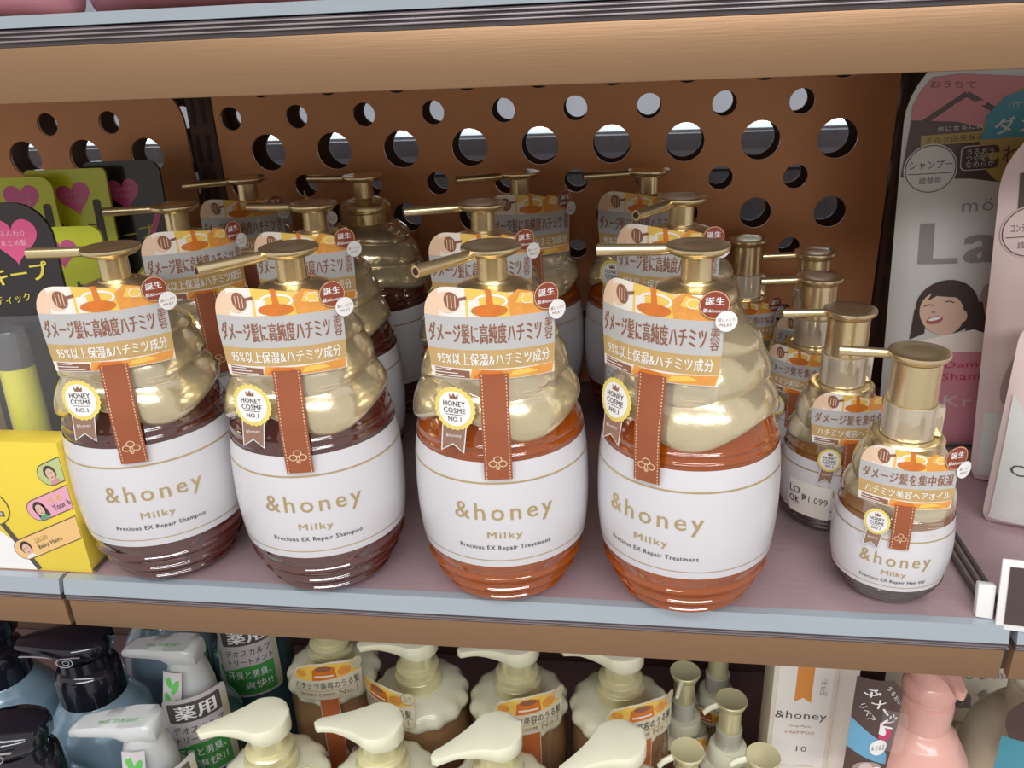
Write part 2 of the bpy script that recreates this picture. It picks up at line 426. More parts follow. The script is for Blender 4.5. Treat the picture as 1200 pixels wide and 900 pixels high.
# ---- big bottle
JARB = smooth_tab([(0.0, 0.0272), (0.0014, 0.0298), (0.005, 0.0318), (0.012, 0.0358), (0.020, 0.0396), (0.030, 0.0434), (0.045, 0.0452), (0.058, 0.0457), (0.070, 0.0455), (0.081, 0.0449), (0.0905, 0.0437), (0.097, 0.0424), (0.104, 0.0404), (0.110, 0.0375), (0.113, 0.034)])
def ridged(tab, ridges, amp, wid, zmax):
    zs = [i * zmax / 220 for i in range(220)] + [z for z, r in tab if z >= zmax]
    return [(z, interp(tab, z) + sum(a * math.exp(-((z - c) / wid) ** 2) for c, a in ridges)) for z in zs]
JAR = ridged(JARB, [(0.0052, 0.0025), (0.0132, 0.0024), (0.0222, 0.0021)], 0, 0.0017, 0.031)
JAR = [(z, r + sum(0.0007 * math.exp(-((z - c) / 0.0009) ** 2) for c in (0.0945, 0.0985))) for z, r in JAR if z < 0.092] + [(z, interp(JARB, z) + sum(0.0006 * math.exp(-((z - c) / 0.0008) ** 2) for c in (0.0942, 0.0985))) for z in [0.092 + 0.0003 * i for i in range(70)]]
JARS = sorted(JAR)
def badge_art(cx, cy, s):
    a = Art(); pts = []
    a.poly([(cx - 6.6 * s, cy - 7 * s), (cx + 6.0 * s, cy - 7 * s), (cx + 3.6 * s, cy - 22.5 * s), (cx - 1.8 * s, cy - 18.2 * s), (cx - 8.6 * s, cy - 22.5 * s)], WHT, 0.6)
    a.poly([(cx - 6.1 * s, cy - 7 * s), (cx + 5.5 * s, cy - 7 * s), (cx + 3.2 * s, cy - 21.6 * s), (cx - 1.8 * s, cy - 17.5 * s), (cx - 7.9 * s, cy - 21.6 * s)], BANN, 1.4)
    a.text('&honey', cx - 1.2 * s, cy - 13.6 * s, 8.0 * s, WHT, 2.4, rot=4)
    for k in range(48):
        r = (10.6 if k % 2 else 10.0) * s; t = 2 * PI * k / 48; pts.append((cx + r * math.cos(t), cy + r * math.sin(t)))
    a.poly(pts, BADY, 2.4); a.ell(cx, cy, 8.3 * s, 8.3 * s, WHT, 3.4)
    a.poly([(cx - 2 * s, cy + 4.6 * s), (cx + 2 * s, cy + 4.6 * s), (cx + 2.4 * s, cy + 7.2 * s), (cx + 1 * s, cy + 5.8 * s), (cx, cy + 7.6 * s), (cx - 1 * s, cy + 5.8 * s), (cx - 2.4 * s, cy + 7.2 * s)], DIP, 4.4)
    a.text('HONEY', cx, cy + 2.4 * s, 11 * s, INK, 4.4, h=2.5 * s, bold=0.02); a.text('COSME', cx, cy - 0.8 * s, 11 * s, INK, 4.4, h=2.5 * s, bold=0.02)
    a.rect(cx - 4.5 * s, cx + 4.5 * s, cy - 3 * s, cy - 2.7 * s, INK, 4.4); a.text('NO.1', cx, cy - 4.9 * s, 6.5 * s, INK, 4.4, h=2.2 * s, bold=0.02)
    return a
def tag_outline(x0, x1, zb, zt, rl, ry, inset):
    pts = [(x0 + inset, zb), (x1 - inset * 0.4, zb), (x1, zb + (zt - zb) * 0.45)]
    for k in range(9):
        a = PI / 2 * k / 8; pts.append((x1 - rl * 1.6 + rl * 1.6 * math.cos(a), zt - ry + (ry * 0.78) * math.sin(a)))
    for k in range(1, 8):
        q = k / 8; x = x1 - rl * 1.6 + (x0 + rl - (x1 - rl * 1.6)) * q
        pts.append((x, zt - ry * 0.22 + ry * 0.22 * math.sin(PI / 2 * q)))
    for k in range(9):
        a = PI / 2 + PI / 2 * k / 8; pts.append((x0 + rl + rl * math.cos(a), zt - ry + ry * math.sin(a)))
    pts.append((x0, zb + (zt - zb) * 0.45)); return pts
def clip_z(pts, lo, hi):
    out = pts
    for z, sg in ((lo, 1), (hi, -1)):
        src, out = out, []
        for i, p in enumerate(src):
            q = src[(i + 1) % len(src)]; dp, dq = (p[1] - z) * sg, (q[1] - z) * sg
            if dp >= 0: out.append(p)
            if dp * dq < 0: t = dp / (dp - dq); out.append((p[0] + (q[0] - p[0]) * t, z))
    return out
def art_tag(s, x0, x1, zb, zt, b0, b1, tz, l1, l2, side):
    """s scale; band b0..b1; tan band tz..b0; honey picture above b1 and below tz"""
    a = Art(); o = tag_outline(x0, x1, zb, zt, 0.013 * s, 0.0135 * s, 0.002 * s); W = x1 - x0
    a.poly(o, CRM, 0)
    a.poly(clip_z(o, b0, b1), SILV, 1); a.poly(clip_z(o, tz, b0), TAN, 1)
    H = zt - b1
    pk = clip_z(o, b1, zt)
    def lim(pts): # clip a picture polygon to the arch by x limits
        return [(min(max(x, x0 + 0.0008), x1 - 0.0008), z) for x, z in pts]
    sw = lambda P: [(y, x) for x, y in P]
    a.poly(sw(clip_z(sw(pk), x0 + 0.58 * W, 9)), PEACH, 1); a.poly(sw(clip_z(sw(pk), x0 + 0.34 * W, x0 + 0.66 * W)), YEL, 1.2)
    a.poly(sw(clip_z(sw(pk), -9, x0 + 0.13 * W)), PEACH, 1.1)
    # dipper, left
    a.ell(x0 + 0.20 * W, b1 + 0.48 * H, 0.0052 * s, 0.0050 * s, PEACH, 1.5); a.ell(x0 + 0.235 * W, b1 + 0.52 * H, 0.0036 * s, 0.0044 * s, DIP, 2, rot=20)
    for q in (-1, 0, 1): a.rect(x0 + 0.235 * W + q * 0.0018 * s - 0.0002, x0 + 0.235 * W + q * 0.0018 * s + 0.0002, b1 + 0.30 * H, b1 + 0.72 * H, PEACH, 2.5)
    a.line([(x0 + 0.25 * W, b1 + 0.55 * H), (x0 + 0.35 * W, b1 + 0.66 * H)], 0.0014 * s, DIP, 2)
    # poured honey, centre
    a.rect(x0 + 0.36 * W, x0 + 0.44 * W, b1 + 0.02 * H, b1 + 0.6 * H, CRM, 1.45)
    a.ring(x0 + 0.52 * W, b1 + 0.52 * H, 0.0078 * s, 0.0036 * s, 0.0011 * s, WHT, 2.2)
    a.ell(x0 + 0.51 * W, b1 + 0.22 * H, 0.0082 * s, 0.0028 * s, ORD, 2.6)
    a.poly([(x0 + 0.485 * W, zt - 0.0006), (x0 + 0.525 * W, zt - 0.0008), (x0 + 0.545 * W, b1 + 0.25 * H), (x0 + 0.60 * W, b1 + 0.16 * H), (x0 + 0.42 * W, b1 + 0.16 * H), (x0 + 0.495 * W, b1 + 0.40 * H)], ORD, 3)
    # honeycomb, right
    a.poly([(x0 + 0.66 * W, b1 + 0.02 * H), (x1 - 0.0012, b1 + 0.02 * H), (x1 - 0.0012, b1 + 0.32 * H), (x0 + 0.90 * W, b1 + 0.66 * H), (x0 + 0.72 * W, b1 + 0.88 * H), (x0 + 0.64 * W, b1 + 0.6 * H)], ORP, 1.8)
    a.poly([(x0 + 0.70 * W, b1 + 0.45 * H), (x0 + 0.83 * W, b1 + 0.34 * H), (x0 + 0.88 * W, b1 + 0.60 * H), (x0 + 0.74 * W, b1 + 0.78 * H)], YEL, 2.2)
    a.ring(x0 + 0.79 * W, b1 + 0.55 * H, 0.0032 * s, 0.0026 * s, 0.0005 * s, CRM, 2.6, n=6)
    # bottom strip
    zz = tz
    a.poly([(x0 + 0.06 * W, zb + 0.0004), (x0 + 0.34 * W, zb + 0.0004), (x0 + 0.34 * W, zz - 0.0012 * s), (x0 + 0.06 * W, zz - 0.0004)], DIP, 1.2)
    for q in range(3): a.rect(x0 + 0.05 * W, x0 + (0.30 - 0.05 * q) * W, zb + (0.0010 + 0.0014 * q) * s, zb + (0.0014 + 0.0014 * q) * s, WHT, 2.2)
    a.poly([(x0 + 0.34 * W, zb + 0.0004), (x1 - 0.002 * s, zb + 0.0004), (x1 - 0.0008 * s, zz - 0.0002), (x0 + 0.60 * W, zz - 0.001 * s), (x0 + 0.36 * W, zz - 0.0002)], ORP, 1.2)
    a.poly([(x0 + 0.36 * W, zb + 0.0004), (x0 + 0.62 * W, zb + 0.0004), (x0 + 0.58 * W, zz - 0.0012 * s), (x0 + 0.44 * W, zz - 0.0004)], ORD, 1.7)
    a.poly([(x0 + 0.64 * W, zb + 0.0012 * s), (x0 + 0.86 * W, zb + 0.0022 * s), (x0 + 0.78 * W, zz - 0.0008 * s), (x0 + 0.66 * W, zz - 0.0016 * s)], YEL, 1.7)
    # lettering
    bw = W * (0.86 if side else 0.92); cx = x0 + (0.46 if side else 0.5) * W
    a.text(l1, cx, (b0 + b1) / 2, bw, BRN, 2, h=(b1 - b0) * 0.60, bold=0.012)
    if side: a.text(side, x1 - 0.0032 * s, (b0 + b1) / 2, 0.0040 * s, BRN, 2, h=(b1 - b0) * 0.68, bold=0.006)
    a.text(l2, x0 + 0.52 * W, (tz + b0) / 2, W * 0.86, WHT, 2.2, h=(b0 - tz) * 0.66, bold=0.012)
    return a
def flower(a, cx, cz, s, m, L):
    for q in (90, 210, 330) if False else (90, 180, 0):
        ang = math.radians(q); a.ring(cx + 1.7 * s * math.cos(ang), cz + 1.7 * s * math.sin(ang), 1.5 * s, 1.3 * s, 0.36 * s, m, L, n=14)
    a.ring(cx, cz - 1.6 * s, 0.75 * s, 0.75 * s, 0.3 * s, m, L, n=10); a.ell(cx, cz - 1.6 * s, 0.3 * s, 0.3 * s, m, L)
    return a
def ribbon_art(x0, x1, z0, z1, fs):
    a = Art(); a.rect(x0, x1, z0, z1, RIB, 0)
    n = int((z1 - z0) / 0.0016)
    for q in range(n):
        zc = z0 + (q + 0.5) * (z1 - z0) / n
        for x in (x0 + 0.0011, x1 - 0.0011): a.rect(x - 0.00025, x + 0.00025, zc - 0.0004, zc + 0.0004, STI, 1)
    return flower(a, (x0 + x1) / 2, z0 + 6.2 * fs, fs, STI, 1)

def pump(t, H, disc_r, stem_r, z_stem0, spout_len, spout_r, stem_prof, wide):
    k = MB(); k.lathe(stem_prof, GOLD, 40); k.build('stem', t)
    hd = empty('pump_head', (0, 0, 0)); hd.parent = t
    k = MB()
    th = 0.0042 if not wide else 0.0046
    k.lathe([(stem_r * 0.9, H - th - 0.0006), (disc_r * 0.80, H - th), (disc_r * 0.97, H - th * 0.55), (disc_r, H - th * 0.3), (disc_r * 0.985, H - 0.0003), (disc_r * 0.93, H), (disc_r * 0.5, H - 0.0006), (0.0006, H - 0.0008)], GOLD, 48)
    k.build('press_disc', hd)
    k = MB(); zc = H - th * 0.62
    x0 = -disc_r * 0.55; x1 = -disc_r * 0.98; L = -spout_len
    k.tube([(x0, 0, zc), (x1, 0, zc), (x1 + (L - x1) * 0.12, 0, zc - 0.0002), (L, 0, zc - 0.0008)], [spout_r * 0.8, spout_r * 0.95, spout_r, spout_r * 1.05], GOLD, 20)
    k.tube([(L + 0.0004, 0, zc - 0.0008), (L - 0.0003, 0, zc - 0.0008)], spout_r * 0.62, HOLE, 16)
    k.build('spout', hd)
    return hd

def big_bottle(liquid, kind_text):
    t = empty('pump_bottle', (0, 0, 0))
    k = MB(); k.lathe([(0.0005, 0.0012), (0.024, 0.0010)] + [(r, z) for z, r in JAR], liquid, 72); k.build('jar', t, 60)
    LT = [(z, r + 0.00035) for z, r in JARS]; fn = cyl_map(LT, 0.0457); hw = PI * 0.0457
    a = Art(); a.rect(-hw, hw, 0.0325, 0.0918, LABW, 0)
    a.rect(-hw, hw, 0.0808, 0.0817, LGOLD, 1); a.rect(-hw, hw, 0.0366, 0.0371, LGOLD, 1)
    a.text('&honey', 0, 0.0642, 0.050, LGOLD, 1.5, h=0.0122, bold=0.005, spc=1.25); a.text('Milky', 0, 0.0519, 0.0172, LGOLD, 1.5, h=0.0050, bold=0.014, spc=1.2)
    a.text(kind_text, 0, 0.0446, 0.047, INK, 1.5, h=0.0034, bold=0.014, spc=1.15)
    a.build('wrap_label', t, fn, 0.004, vstep=0.006)
    k = cap_mesh(0, 0.153, [(0.1050, 0.0432, 0.0045, 3, 1.83), (0.1215, 0.0378, 0.0030, 3, 2.4), (0.1395, 0.0318, 0.0022, 2, 4.0)], clos=0.0190)
    k.build('honey_cap', t, 50)
    k = MB(); k.lathe([(0.0195, 0.148), (0.0192, 0.1605), (0.0186, 0.1612), (0.0186, 0.1624), (0.0192, 0.1630), (0.0190, 0.1652), (0.0175, 0.1675), (0.0130, 0.1690), (0.0098, 0.1694)], GOLD, 48); k.build('collar', t)
    pump(t, 0.1870, 0.0150, 0.0072, 0.169, 0.0465, 0.0028, [(0.0098, 0.1688), (0.0090, 0.1702), (0.0074, 0.1706), (0.0073, 0.1825)], False)
    # hanging card, ribbon, badge, stickers
    YT = [(0.08, -0.0466), (0.100, -0.0470), (0.112, -0.0468), (0.122, -0.0452), (0.134, -0.0436), (0.19, -0.0430)]
    fn = sheet_map(YT, 0.056)
    h = art_tag(1.0, -0.0320, 0.0300, 0.1348, 0.1782, 0.1490, 0.1645, 0.1400, 'ダメージ髪に高純度ハチミツ', '95%以上保湿&ハチミツ成分', '美\n容').build('hang_tag', t, fn, 0.004, vstep=0.008)
    a = Art(); a.poly([(-0.030, 0.1348), (0.0296, 0.1348), (0.0290, 0.1215), (0.010, 0.1200), (-0.024, 0.1215)], FILM, 0)
    for q in range(3): a.rect(0.0135, 0.024, 0.1237 + 0.0020 * q, 0.1239 + 0.0020 * q, STI, 1)
    a.build('tag_film', h, fn, 0.004, vstep=0.005)
    ribbon_art(-0.0066, 0.0068, 0.0845, 0.1375, 0.0014).build('ribbon', t, fn, 0.004, vstep=0.004, base=0.0006)
    badge_art(-0.0195, 0.1205, 0.00100).build('award_badge', t, fn, 0.004, vstep=0.0015, base=0.0005)
    a = Art(); a.ell(0.0262, 0.1720, 0.0064, 0.0064, REDC, 0, n=36); a.ring(0.0262, 0.1720, 0.0061, 0.0061, 0.0003, STI, 1)
    a.text('誕生', 0.0262, 0.1737, 0.0078, WHT, 1, h=0.0034, bold=0.02); a.text('新&honey', 0.0262, 0.1694, 0.0092, WHT, 1, h=0.0022, bold=0.02)
    a.build('launch_sticker', t, fn, 0.004, vstep=0.006, base=0.0011)
    a = Art(); a.ell(0.0316, 0.1650, 0.0046, 0.0046, WHT, 0); a.text('超しっとり', 0.0316, 0.1657, 0.0070, BRN, 1, h=0.0015); a.text('MILKY', 0.0316, 0.1634, 0.0052, BRN, 1, h=0.0012)
    a.build('milky_sticker', t, fn, 0.004, vstep=0.006, base=0.0017)
    return t

SHAM = big_bottle(WINE, 'Precious EX Repair Shampoo')
TREA = big_bottle(ORNG, 'Precious EX Repair Treatment')
SPECS = [
 # proto, x, y, yaw, tag yaw offset, spout heading, label
 (0, -0.2065, 0.0310, 26, -6, 181, 'leftmost front dark red shampoo pump bottle beside the yellow box'),
 (0, -0.1085, 0.0278, 15, -4, 226, 'second front dark red shampoo pump bottle, spout turned towards the viewer'),
 (0, -0.2320, 0.1450, 40, 0, 187, 'shampoo pump bottle directly behind the leftmost front one'),
 (0, -0.2310, 0.2520, 15, 0, 200, 'shampoo pump bottle at the back left by the dark post'),
 (0, -0.1375, 0.1420, 8, 0, 172, 'shampoo pump bottle in the middle row, behind the second front one'),
 (0, -0.1385, 0.2500, -52, 0, 168, 'back row shampoo bottle with its card turned left, bare gold shoulder showing'),
 (1, -0.0062, 0.0275, 9, -2, 232, 'orange treatment pump bottle in the middle of the front row'),
 (1, 0.0910, 0.0245, -25, -3, 176, 'rightmost big front orange treatment pump bottle with card turned left'),
 (1, -0.0285, 0.1350, 7, 0, 192, 'treatment pump bottle in the middle row behind the central front one'),
 (1, -0.0200, 0.2510, 17, 0, 197, 'dim treatment pump bottle in the back row, third bottle along from the left'),
 (1, 0.0905, 0.1440, -14, 0, 234, 'middle row treatment pump bottle with open spout facing the viewer'),
 (1, 0.0730, 0.2500, -8, 0, 188, 'back row treatment pump bottle right of the dim one, violet glint on its pump'),
]
TAGP = ('hang_tag', 'ribbon', 'award_badge', 'launch_sticker', 'milky_sticker')
first = {0: True, 1: True}
for pr, x, y, yaw, ty, sp, lab in SPECS:
    src = (SHAM, TREA)[pr]
    if first[pr]: o = src; first[pr] = False
    else:
        o = dup(src); 
    o.location = (x, y, 0.0002); o.rotation_euler = (0, 0, math.radians(yaw))
    child(o, 'pump_head').rotation_euler = (0, 0, math.radians(sp - 180 - yaw))
    for p in TAGP: child(o, p).rotation_euler = (0, 0, math.radians(ty))
    tag(o, lab, 'bottle', 'shampoo pump bottles on the middle shelf' if pr == 0 else 'treatment pump bottles on the middle shelf')

# ---- small oil bottle
JS0 = [(0.0, 0.0205), (0.001, 0.0226), (0.0035, 0.0246), (0.0046, 0.0245), (0.0056, 0.0262), (0.0085, 0.0284), (0.0096, 0.0283), (0.0108, 0.0296), (0.013, 0.0306), (0.020, 0.0322), (0.029, 0.0330), (0.038, 0.0326),
      (0.048, 0.0312), (0.050, 0.0310), (0.0525, 0.0302), (0.0535, 0.0298), (0.056, 0.0288), (0.059, 0.0268), (0.061, 0.024)]
JS0 = smooth_tab([(0.0, 0.0205), (0.001, 0.0226), (0.0035, 0.0246), (0.0085, 0.0282), (0.013, 0.0304), (0.020, 0.0322), (0.029, 0.0330), (0.038, 0.0326), (0.048, 0.0312), (0.0525, 0.0302), (0.056, 0.0288), (0.059, 0.0268), (0.061, 0.024)])
JS = [(z, interp(JS0, z) + sum(0.0015 * math.exp(-((z - c) / 0.0011) ** 2) for c in (0.0035, 0.0078, 0.0115)) + 0.0005 * math.exp(-((z - 0.0525) / 0.0008) ** 2)) for z in [0.061 * i / 200 for i in range(201)]]
def oil_bottle():
    t = empty('oil_bottle', (0, 0, 0))
    k = MB(); k.lathe([(r, z) for z, r in JS if z > 0.0128], OILM, 64); k.build('jar', t, 60)
    k = MB(); k.lathe([(0.0005, 0.001), (0.018, 0.0008)] + [(r, z) for z, r in JS if z < 0.0130], mat('dark_reflection_base', (0.10, 0.07, 0.06), 0.04, trans=0.5, coat=1.0, cior=2.0), 64); k.build('clear_base', t, 60)  # clear base coloured dark to stand in for its dark reflections
    fn = cyl_map([(z, r + 0.0003) for z, r in JS], 0.0330); hw = PI * 0.033
    a = Art(); a.rect(-hw, hw, 0.0128, 0.0488, LABW, 0); a.rect(-hw, hw, 0.0424, 0.0431, LGOLD, 1); a.rect(-hw, hw, 0.0152, 0.0156, LGOLD, 1)
    a.text('&honey', 0, 0.0308, 0.038, LGOLD, 1.5, h=0.0092, bold=0.005, spc=1.25); a.text('Milky', 0, 0.0238, 0.0128, LGOLD, 1.5, h=0.0038, bold=0.012)
    a.text('Precious EX Repair Hair Oil', 0, 0.0190, 0.036, INK, 1.5, h=0.0025, bold=0.012)
    a.build('wrap_label', t, fn, 0.004, vstep=0.005)
    k = cap_mesh(0, 0.083, [(0.0535, 0.0300, 0.0026, 2, 0.4), (0.0650, 0.0272, 0.0020, 2, 2.6)], clos=0.0198); k.build('honey_cap', t, 50)
    k = MB(); k.lathe([(0.0204, 0.080), (0.0202, 0.0872), (0.0190, 0.0885), (0.0150, 0.0890), (0.0142, 0.0886)], GOLD, 44); k.build('collar', t)
    k = MB(); k.lathe([(0.0130, 0.0885), (0.0141, 0.0890), (0.0141, 0.1060), (0.0136, 0.1064), (0.0128, 0.1060)], CLIP, 44, caps=False)
    k.box(0.0128, 0.0170, -0.0035, 0.0035, 0.0895, 0.1050, CLIP, 0.0006); k.build('lock_clip', t)
    pump(t, 0.1325, 0.0160, 0.0122, 0.0885, 0.0400, 0.0024, [(0.0128, 0.0880), (0.0127, 0.1100), (0.0125, 0.1275)], True)
    YT = [(0.03, -0.0336), (0.05, -0.0338), (0.058, -0.0335), (0.066, -0.0322), (0.09, -0.0312)]
    fn = sheet_map(YT, 0.042)
    h = art_tag(0.86, -0.0258, 0.0254, 0.0620, 0.0925, 0.0725, 0.0822, 0.0660, 'ダメージ髪を集中保湿', 'ハチミツ美容ヘアオイル', '').build('hang_tag', t, fn, 0.004, vstep=0.006)
    a = Art(); a.poly([(-0.021, 0.062), (0.0224, 0.062), (0.0220, 0.046), (0.010, 0.047), (-0.010, 0.056), (-0.0205, 0.055)], FILM, 0)
    for q in range(5): a.rect(0.0135, 0.0205, 0.0475 + 0.0022 * q, 0.0477 + 0.0022 * q, STI, 1)
    a.build('tag_film', h, fn, 0.004, vstep=0.005)
    ribbon_art(-0.0048, 0.0052, 0.0395, 0.0635, 0.0010).build('ribbon', t, fn, 0.004, vstep=0.004, base=0.0006)
    badge_art(-0.0128, 0.0528, 0.00068).build('award_badge', t, fn, 0.004, vstep=0.0015, base=0.0005)
    a = Art(); a.ell(0.0232, 0.0888, 0.0068, 0.0062, REDC, 0, n=36); a.ring(0.0232, 0.0888, 0.0065, 0.0059, 0.0003, STI, 1)
    a.text('誕生', 0.0232, 0.0904, 0.0078, WHT, 1, h=0.0034, bold=0.02); a.text('新&honey', 0.0232, 0.0862, 0.0092, WHT, 1, h=0.0022, bold=0.02)
    a.build('launch_sticker', t, fn, 0.004, vstep=0.006, base=0.0011)
    a = Art(); a.ell(0.0292, 0.0820, 0.0049, 0.0044, WHT, 0); a.text('超しっとり', 0.0292, 0.0827, 0.0066, BRN, 1, h=0.0014); a.text('MILKY', 0.0292, 0.0805, 0.005, BRN, 1, h=0.0012)
    a.build('milky_sticker', t, fn, 0.004, vstep=0.006, base=0.0017)
    return t
OIL = oil_bottle()
for i, (x, y, yaw, sp, lab) in enumerate([
    (0.1980, 0.0325, -11, 165, 'nearest small hair oil pump bottle at the right end of the front row'),
    (0.1815, 0.0980, 4, 178, 'small hair oil pump bottle with the printed price sticker'),
    (0.1785, 0.1640, -28, 180, 'third small hair oil pump bottle, behind the one with the price sticker'),
    (0.1880, 0.2270, -10, 182, 'fourth small hair oil pump bottle, last of the right hand file'),
    (0.1475, 0.2665, 0, 182, 'small hair oil bottle standing alone against the back panel, dim and tall')]):
    o = OIL if i == 0 else dup(OIL)
    o.location = (x, y, 0.0002); o.rotation_euler = (0, 0, math.radians(yaw)); o.scale = (0.89, 0.89, 1.0); child(o, 'pump_head').rotation_euler = (0, 0, math.radians(sp - 180 - yaw))
    tag(o, lab, 'bottle', 'small hair oil bottles on the middle shelf')
    if i == 1:
        fn = cyl_map([(z, r + 0.0009) for z, r in JS], 0.0330)
        a = Art(); a.rect(-0.0143, 0.0143, 0.0125, 0.0345, mat('price_paper', (0.88, 0.85, 0.76), 0.5), 0)
        a.text('LO', -0.0092, 0.0282, 0.0078, INK, 1, h=0.0048, bold=0.02); a.text('OK', -0.0092, 0.0215, 0.0078, INK, 1, h=0.0048, bold=0.02)
        a.text('₱1,099', 0.0045, 0.0245, 0.0165, INK, 1, h=0.0052, bold=0.004)
        p = a.build('price_sticker', o, fn, 0.004, vstep=0.005); p.rotation_euler = (0, 0, math.radians(-40)); p['label'] = 'cream price sticker reading LO OK 1,099'

# ------------------------------------------------------------------ pouches (refill packs)
def pouch(name, loc, rz, w, h, D, base_m, art, label, cat='pouch', group=None, lean=0, top_round=0.12):
    t = empty(name, loc, label, cat, group, rz); t.rotation_euler = (math.radians(-lean), 0, math.radians(rz))
    def wf(v):
        q = max(0.0, (v - (1 - top_round)) / top_round); b = max(0.0, (0.06 - v) / 0.06)
        return 1 - 0.16 * q ** 2.2 - 0.05 * b ** 2
    def d(u, v):
        e = max(0.0, 1 - u * u) ** 0.6; p = interp([(0, 0.55), (0.04, 0.9), (0.2, 1.0), (0.5, 0.72), (0.8, 0.30), (0.92, 0.06), (1, 0.03)], v)
        return D * (e * p * (1 + 0.05 * math.sin(9 * v + 3 * u)) + 0.012)
    nu, nv = 28, 36; k = MB(); rings = []
    for j in range(nv + 1):
        v = j / nv; ring = []
        for i in range(nu + 1): u = -1 + 2 * i / nu; ring.append((w / 2 * u * wf(v), -d(u, v), h * v))
        for i in range(nu - 1, 0, -1): u = -1 + 2 * i / nu; ring.append((w / 2 * u * wf(v), d(u, v), h * v))
        rings.append(ring)
    k.loft(rings, base_m); k.build('bag', t, 60)
    def fn(x, z, hh):
        v = min(max(z / h, 0), 1); u = min(max(x / (w / 2 * wf(v)), -1), 1)
        return (x, -d(u, v) - hh - 0.0003, z)
    if art: art.build('front_print', t, fn, 0.006, vstep=0.008)
    return t
PWH = mat('pouch_milky_white', (0.66, 0.66, 0.62), 0.3, coat=0.3, noise=0.04, nscale=20)
PPK = mat('pouch_pale_pink', (0.72, 0.56, 0.53), 0.3, coat=0.3, noise=0.04, nscale=20)
ROSE = mat('rose_print', (0.62, 0.22, 0.24), 0.35, coat=0.3); CHOC = mat('choc_print', (0.095, 0.055, 0.045), 0.35, coat=0.3)
TEAL = mat('teal_print', (0.08, 0.33, 0.42), 0.35); OCHR = mat('ochre_print', (0.46, 0.34, 0.10), 0.35)
PINKP = mat('pink_print', (0.70, 0.30, 0.36), 0.35, coat=0.2); HOTP = mat('hot_pink_ink', (0.62, 0.06, 0.16), 0.4)
GREYI = mat('soft_grey_ink', (0.32, 0.29, 0.27), 0.5); SKIN = mat('photo_skin', (0.76, 0.52, 0.40), 0.5); HAIR = mat('photo_dark_hair', (0.07, 0.045, 0.04), 0.5)
SHADEP = mat('photo_grey_brown', (0.42, 0.32, 0.29), 0.5)
W = 0.140
a = Art()
a.poly([(-0.066, 0.222), (-0.040, 0.219), (0.0, 0.206), (0.066, 0.200), (0.062, 0.232), (-0.040, 0.246), (-0.056, 0.2455), (-0.062, 0.238), (-0.066, 0.230)], ROSE, 1)
a.poly([(-0.0695, 0.188), (-0.030, 0.185), (0.0, 0.179), (0.069, 0.176), (0.067, 0.202), (0.0, 0.206), (-0.040, 0.219), (-0.066, 0.222)], CHOC, 1)
a.text('おうちで', -0.044, 0.2405, 0.026, CHOC, 2, h=0.004, rot=-6)
a.line([(-0.061, 0.219), (-0.036, 0.2345), (-0.018, 0.223)], 0.0032, CHOC, 2)
a.rect(-0.060, -0.012, 0.2065, 0.2125, OCHR, 2); a.text('ミルク由来保湿成分', -0.036, 0.2095, 0.042, CHOC, 3, h=0.0038)
a.text('気になるにおいに', -0.034, 0.2155, 0.034, PWH, 2, h=0.003)
a.rect(-0.037, -0.015, 0.190, 0.2045, PWH, 2, r=0.003); a.rect(-0.0365, -0.0155, 0.1905, 0.204, CHOC, 2.5, r=0.003); a.text('うるおう\nつやめく\nなめらか', -0.026, 0.1972, 0.016, PWH, 3.2, h=0.011)
a.ell(0.002, 0.206, 0.029, 0.0295, OCHR, 2.4); a.poly([(-0.026, 0.2075), (0.030, 0.2075), (0.028, 0.221), (0.020, 0.230), (0.002, 0.2355), (-0.014, 0.231), (-0.024, 0.221)], TEAL, 3.2)
a.text('ダメージ', 0.006, 0.2145, 0.050, PWH, 4, h=0.0095, bold=0.02); a.text('パサつき・からまり', 0.004, 0.226, 0.032, PWH, 4, h=0.0035); a.text('わたし', 0.004, 0.198, 0.036, CHOC, 4, h=0.0095)
a.ell(-0.0535, 0.1925, 0.0150, 0.0150, PWH, 4.5); a.ring(-0.0535, 0.1925, 0.0143, 0.0143, 0.0006, CHOC, 5.2); a.text('シャンプー', -0.0535, 0.195, 0.024, CHOC, 5.2, h=0.0055, bold=0.01); a.rect(-0.066, -0.041, 0.1895, 0.190, CHOC, 5.2); a.text('詰替用', -0.0535, 0.1855, 0.012, CHOC, 5.2, h=0.004)
a.text('mö & ma', -0.006, 0.1690, 0.056, GREYI, 2, h=0.0080, spc=1.15); a.text('Latte', 0.000, 0.146, 0.110, GREYI, 2, h=0.026, bold=0.04, spc=1.2)
a.poly([(-0.030, 0.076), (0.05, 0.076), (0.056, 0.10), (0.03, 0.126), (0.0, 0.128), (-0.018, 0.118)], SHADEP, 1)
a.ell(-0.038, 0.105, 0.0180, 0.0180, HAIR, 2, rot=-20); a.poly([(-0.0565, 0.103), (-0.050, 0.108), (-0.050, 0.087), (-0.058, 0.082)], HAIR, 2.2); a.poly([(-0.028, 0.108), (-0.018, 0.108), (-0.012, 0.082), (-0.026, 0.080)], HAIR, 2.2)
a.ell(-0.0410, 0.1010, 0.0125, 0.0150, SKIN, 3, rot=20); a.poly([(-0.047, 0.116), (-0.030, 0.117), (-0.028, 0.108), (-0.034, 0.1115), (-0.045, 0.1125), (-0.050, 0.109)], HAIR, 3.6)
a.ell(-0.0450, 0.0965, 0.0048, 0.0026, mat('photo_lip', (0.45, 0.12, 0.10), 0.5), 4, rot=18); a.ell(-0.0450, 0.0974, 0.0038, 0.0011, WHT, 5, rot=18)
